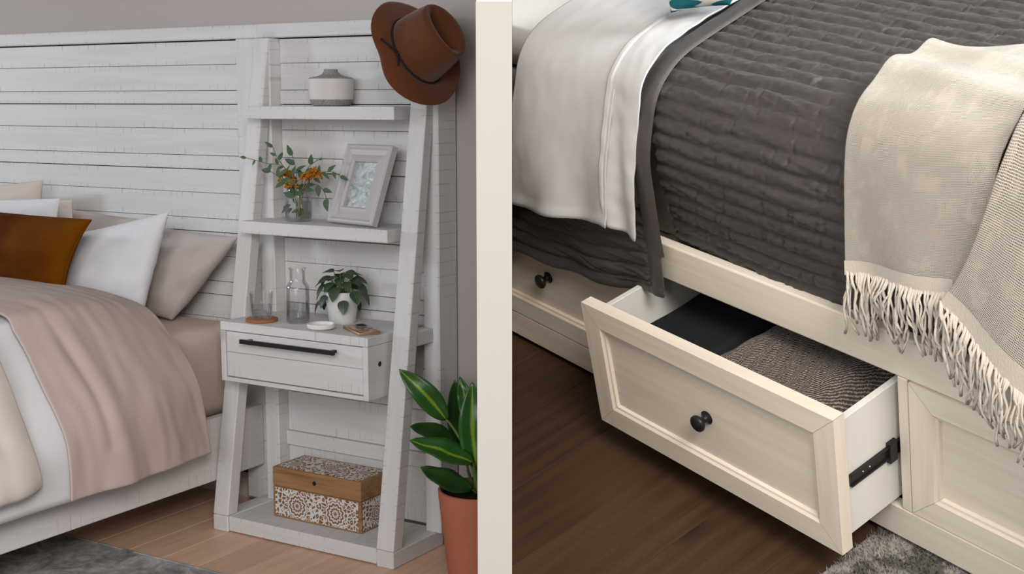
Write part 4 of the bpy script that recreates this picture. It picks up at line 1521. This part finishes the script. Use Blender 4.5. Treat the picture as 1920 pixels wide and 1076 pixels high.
def ffold(x, s, i):
    hang = max(0.0, min(1.0, 1 - s / 0.33))
    k = (x + 0.008) / 0.083
    w_ = 0.006 * nz(x * 9 + 4, s * 6, 7.0) * (0.3 + hang) + 0.006 * hang * math.sin(k * 8 + s * 9) + 0.002 * nz(x * 40, s * 30)
    edge = 0.0022 if k < 0.12 else 0.0
    return 0.006 + w_ + edge, 0.006 * hang * k, (THEM(x) - 0.339) * hang


o = part('turned_edge', sweep([(y + 0.004 if z < 0.6 else y, z + 0.004) for y, z in SPROF], -0.008, 0.074, 150, 44, ffold), M['sheet_r'], sh, True, 180, label='hemmed edge turned back, brighter than the sheet beside it')
mod_solid(o, 0.003, -1)

# teal patterned cushion at the top edge
t = NT('teal_lattice')
v = t.coord('Object', (1, 1, 1), 0.6)
sp = t.n('ShaderNodeSeparateXYZ')
t.link(v, sp.inputs[0])
a_ = t.math('ABSOLUTE', t.math('SUBTRACT', t.math('FRACT', t.math('MULTIPLY', t.math('ADD', sp.outputs[0], sp.outputs[2]), 30.0)), 0.5))
b_ = t.math('ABSOLUTE', t.math('SUBTRACT', t.math('FRACT', t.math('MULTIPLY', t.math('SUBTRACT', sp.outputs[0], sp.outputs[2]), 30.0)), 0.5))
ln = t.math('MAXIMUM', t.math('SUBTRACT', 1.0, t.step(a_, 0.07, 0.11)), t.math('SUBTRACT', 1.0, t.step(b_, 0.07, 0.11)))
M['teal'] = t.done(t.mix(ln, (0.012, 0.10, 0.12), (0.55, 0.52, 0.46)), 0.9, 0.1)
c0_, c1_ = at(1258, 24, 2, 0.722, 'R'), at(1368, 10, 2, 0.722, 'R')
pillow('cushion', c0_ + Vector((-0.12, 0.10, 0.30)), c1_ + Vector((0.12, 0.14, 0.30)), c1_, c0_, 0.04, M['teal'],
       'teal cushion with a white lattice pattern at the top of the bed', 'cushion', pinch=0.02, room='R', n=18)

# ------------------------------------------------------------------ woven throw with fringe
t = NT('cream_open_weave')
wa = t.n('ShaderNodeTexWave', bands_direction='X', wave_profile='SIN')
wb = t.n('ShaderNodeTexWave', bands_direction='Y', wave_profile='SIN')
uvn = t.n('ShaderNodeUVMap').outputs[0]
nzt = t.n('ShaderNodeTexNoise')
t.link(uvn, nzt.inputs['Vector'])
nzt.inputs['Scale'].default_value = 45
ad = t.n('ShaderNodeVectorMath', operation='MULTIPLY_ADD')
t.link(nzt.outputs['Color'], ad.inputs[0])
ad.inputs[1].default_value = (0.004, 0.004, 0)
t.link(uvn, ad.inputs[2])
for x in (wa, wb):
    t.link(ad.outputs[0], x.inputs['Vector'])
    x.inputs['Scale'].default_value = 125
    x.inputs['Distortion'].default_value = 1.2
hw = t.math('MAXIMUM', wa.outputs['Fac'], wb.outputs['Fac'])
f = t.n('ShaderNodeTexNoise')
t.link(uvn, f.inputs['Vector'])
f.inputs['Scale'].default_value = 26
f.inputs['Detail'].default_value = 3
streak = t.n('ShaderNodeTexNoise')
mp = t.n('ShaderNodeMapping')
mp.inputs['Scale'].default_value = (60, 14, 1)
t.link(uvn, mp.inputs[0])
t.link(mp.outputs[0], streak.inputs['Vector'])
streak.inputs['Scale'].default_value = 1.0
hole = t.math('MULTIPLY', t.math('SUBTRACT', 1.0, t.step(hw, 0.30, 0.62)), t.step(t.math('ADD', t.math('MULTIPLY', f.outputs['Fac'], 0.6), t.math('MULTIPLY', streak.outputs['Fac'], 0.4)), 0.40, 0.52))
c = t.mix(t.step(hw, 0.25, 0.9), (0.40, 0.34, 0.27), (0.56, 0.50, 0.42))
c = t.mix(t.math('MULTIPLY', hole, 0.55), c, (0.26, 0.22, 0.175))
t.bump(hw, 0.7, 0.002)
M['throw'] = t.done(c, 0.95, 0.05, 0.1)
tr = t.n('ShaderNodeBsdfTransparent')
mx = t.n('ShaderNodeMixShader')
t.link(t.math('MULTIPLY', hole, 0.9), mx.inputs[0])
t.link(t.b.outputs[0], mx.inputs[1])
t.link(tr.outputs[0], mx.inputs[2])
t.link(mx.outputs[0], t.out.inputs['Surface'])
M['yarn'] = fabric('cream_yarn', (0.55, 0.49, 0.415), 0.08, 500, bump=0.5)

tw = thing('throw_blanket', 'cream open-weave throw with a fringe over the quilt', 'blanket', (0.7, 0.3, 0.5), 'R')


def add_uv(o, nu, nv, su, sv):
    ul = o.data.uv_layers.new()
    # vertices were written row by row: recover grid position from the index
    for lp in o.data.loops:
        k = lp.vertex_index
        ul.data[lp.index].uv = ((k % (nu + 1)) / nu * su, (k // (nu + 1)) / nv * sv)


TPROF = [(0.113, 0.470), (0.115, 0.50), (0.120, 0.56), (0.127, 0.62), (0.140, 0.668), (0.165, 0.700), (0.20, 0.716), (0.26, 0.722), (0.34, 0.716), (0.42, 0.712), (0.60, 0.712)]


def fthrow(x, s, i):
    hang = max(0.0, min(1.0, 1 - s / 0.22))
    w_ = 0.006 * math.sin(x * 42 + 2 * nz(x * 4, s * 3)) * (0.3 + 0.7 * hang) + 0.008 * nz(x * 8, s * 6, 3.1)
    top = max(0.0, min(1.0, (s - 0.20) / 0.08))
    # two rolled folds lying across the top
    w_ += top * (0.016 * math.exp(-((s - 0.315 + 0.10 * (x - 0.55)) / 0.030) ** 2) + 0.014 * math.exp(-((s - 0.40 + 0.10 * (x - 0.55)) / 0.025) ** 2))
    return w_, 0.02 * top * 0, 0.07 * hang * (x - 0.53) * 1.2 * 0.6


aT, LT = resample(TPROF, 161)
tT = np.gradient(aT, axis=0)
tT /= np.linalg.norm(tT, axis=1)[:, None]


def throwP(x0, x1, smax, hem, dz, off):
    def P(u, v):
        s = LT * smax(u) * v
        k = s / LT * 160
        i = int(min(159, k))
        fr_ = k - i
        a = aT[i] * (1 - fr_) + aT[i + 1] * fr_
        n_ = tT[i]
        x = x0 + (x1 - x0) * u
        h, dx, dzz = fthrow(x, s, i)
        h += off
        hang = max(0.0, 1 - s / 0.24)
        # the hem line is lifted or dropped by hem(x)
        return (x + dx, a[0] - n_[1] * h, a[1] + n_[0] * h + hem(x) * hang)
    return P


# layer lying on the left, hem nearly level
NU, NV = 120, 150
PA = throwP(0.520, 0.76, lambda u: 0.62 + 0.22 * u, lambda x: 0.024 * (x - 0.53) / 0.17 - 0.030, 0, 0.0)
gA = G().grid(PA, NU, NV)
oa = part('woven_panel', gA, M['throw'], tw, True, 180)
add_uv(oa, NU, NV, 0.30, 0.60)


# second fold lying over it on the right, hem falling away to the right
def hemB(x):
    return -0.06 - 0.80 * (x - 0.70) if x > 0.70 else -0.06 + 0.0 * x


def PB(u, v):
    # left edge of the second fold slants up and to the right
    s = LT * 0.93 * v
    up = min(1.0, s / 0.34)
    xl = 0.702 + 0.085 * up + 0.02 * math.sin(up * PI)
    x = xl + (1.10 - xl) * u
    k = s / LT * 160
    i = int(min(159, k))
    fr_ = k - i
    a = aT[i] * (1 - fr_) + aT[i + 1] * fr_
    n_ = tT[i]
    h, dx, _ = fthrow(x + 0.3, s, i)
    hang = max(0.0, 1 - s / 0.24)
    h = h * 0.8 + 0.015 + 0.006 * math.exp(-(u / 0.05) ** 2)
    return (x, a[0] - n_[1] * h - 0.004 * hang, a[1] + n_[0] * h + (hemB(x) + 0.055) * hang)


gB = G().grid(PB, NU, NV)
ob = part('woven_panel', gB, M['throw'], tw, True, 180)
add_uv(ob, NU, NV, 0.45, 0.60)
for o in (oa, ob):
    mod_solid(o, 0.0025, 0)


def fringe(P, n, lo, hi, seed, u0=0.0, u1=1.0):
    r = random.Random(seed)
    g = G()
    for k in range(n):
        u = u0 + (u1 - u0) * (k + r.uniform(0.1, 0.9)) / n
        p0 = Vector(P(u, 0.0))
        L = r.uniform(lo, hi)
        pts = [p0 + Vector((0, 0, 0.006))]
        dx, ph = r.uniform(-0.012, 0.016), r.uniform(0, 6)
        curl = r.uniform(-0.012, 0.012)
        for j in range(1, 9):
            q = j / 8
            pts.append(p0 + Vector((dx * q + 0.0025 * math.sin(ph + q * 9) + curl * math.sin(q * PI), -0.004 - 0.006 * math.sin(q * PI) + 0.003 * math.sin(ph * 2 + q * 7), -L * q)))
        rad = r.uniform(0.0019, 0.0028)
        g.tube(pts, [rad * (0.9 + 0.25 * math.sin(j * 2.4 + ph)) for j in range(9)], 5)
    return g


part('fringe', fringe(PA, 62, 0.06, 0.11, 2, 0.0, 0.80), M['yarn'], tw, True, 180, stuff=True)
part('fringe', fringe(PB, 105, 0.06, 0.110, 5, 0.0, 0.8), M['yarn'], tw, True, 180, stuff=True)
for P, u1 in ((PA, 0.78), (PB, 1.0)):
    part('hem_band', G().grid(lambda u, v, P=P, u1=u1: Vector(P(u * u1, 0.05 * v)) + Vector((0, -0.0022, 0)), 60, 4), M['yarn'], tw, True, 180)

# ------------------------------------------------------------------ shaggy rug at the lower right
t = NT('grey_black_shag')
f = t.noise(t.coord(), 16, 4, 0.6)
f2 = t.noise(t.coord(), 150, 3, 0.7)
c = t.ramp(f, [(0.44, (0.30, 0.28, 0.26)), (0.50, (0.20, 0.185, 0.17)), (0.54, (0.03, 0.028, 0.027))])
M['shag'] = t.done(t.mix(t.math('MULTIPLY', f2, 0.5), c, (0.34, 0.31, 0.28)), 0.95, 0.05)
RG = thing('rug', 'grey and black shaggy rug on the dark floor beside the storage bed', 'rug', (0.8, 0.0, FZ), 'R')
part('backing', G().box((0.535, -0.7, FZ + 0.0005), (1.5, 0.150, FZ + 0.005)), M['shag'], RG)
g = G()
r = random.Random(9)
vs, fs = [], []
for k in range(15000):
    x, y = r.uniform(0.535, 1.05), r.uniform(-0.35, 0.148)
    h = r.uniform(0.006, 0.013)
    dx, dy = r.uniform(-.006, .006), r.uniform(-.006, .006)
    wv_ = 0.0016
    th = r.uniform(0, PI)
    cx, cy = wv_ * math.cos(th), wv_ * math.sin(th)
    n = len(vs)
    vs += [(x - cx, y - cy, FZ + 0.004), (x + cx, y + cy, FZ + 0.004), (x + dx, y + dy, FZ + 0.004 + h)]
    fs.append((n, n + 1, n + 2))
g.add(vs, fs)
part('pile', g, M['shag'], RG, stuff=True)
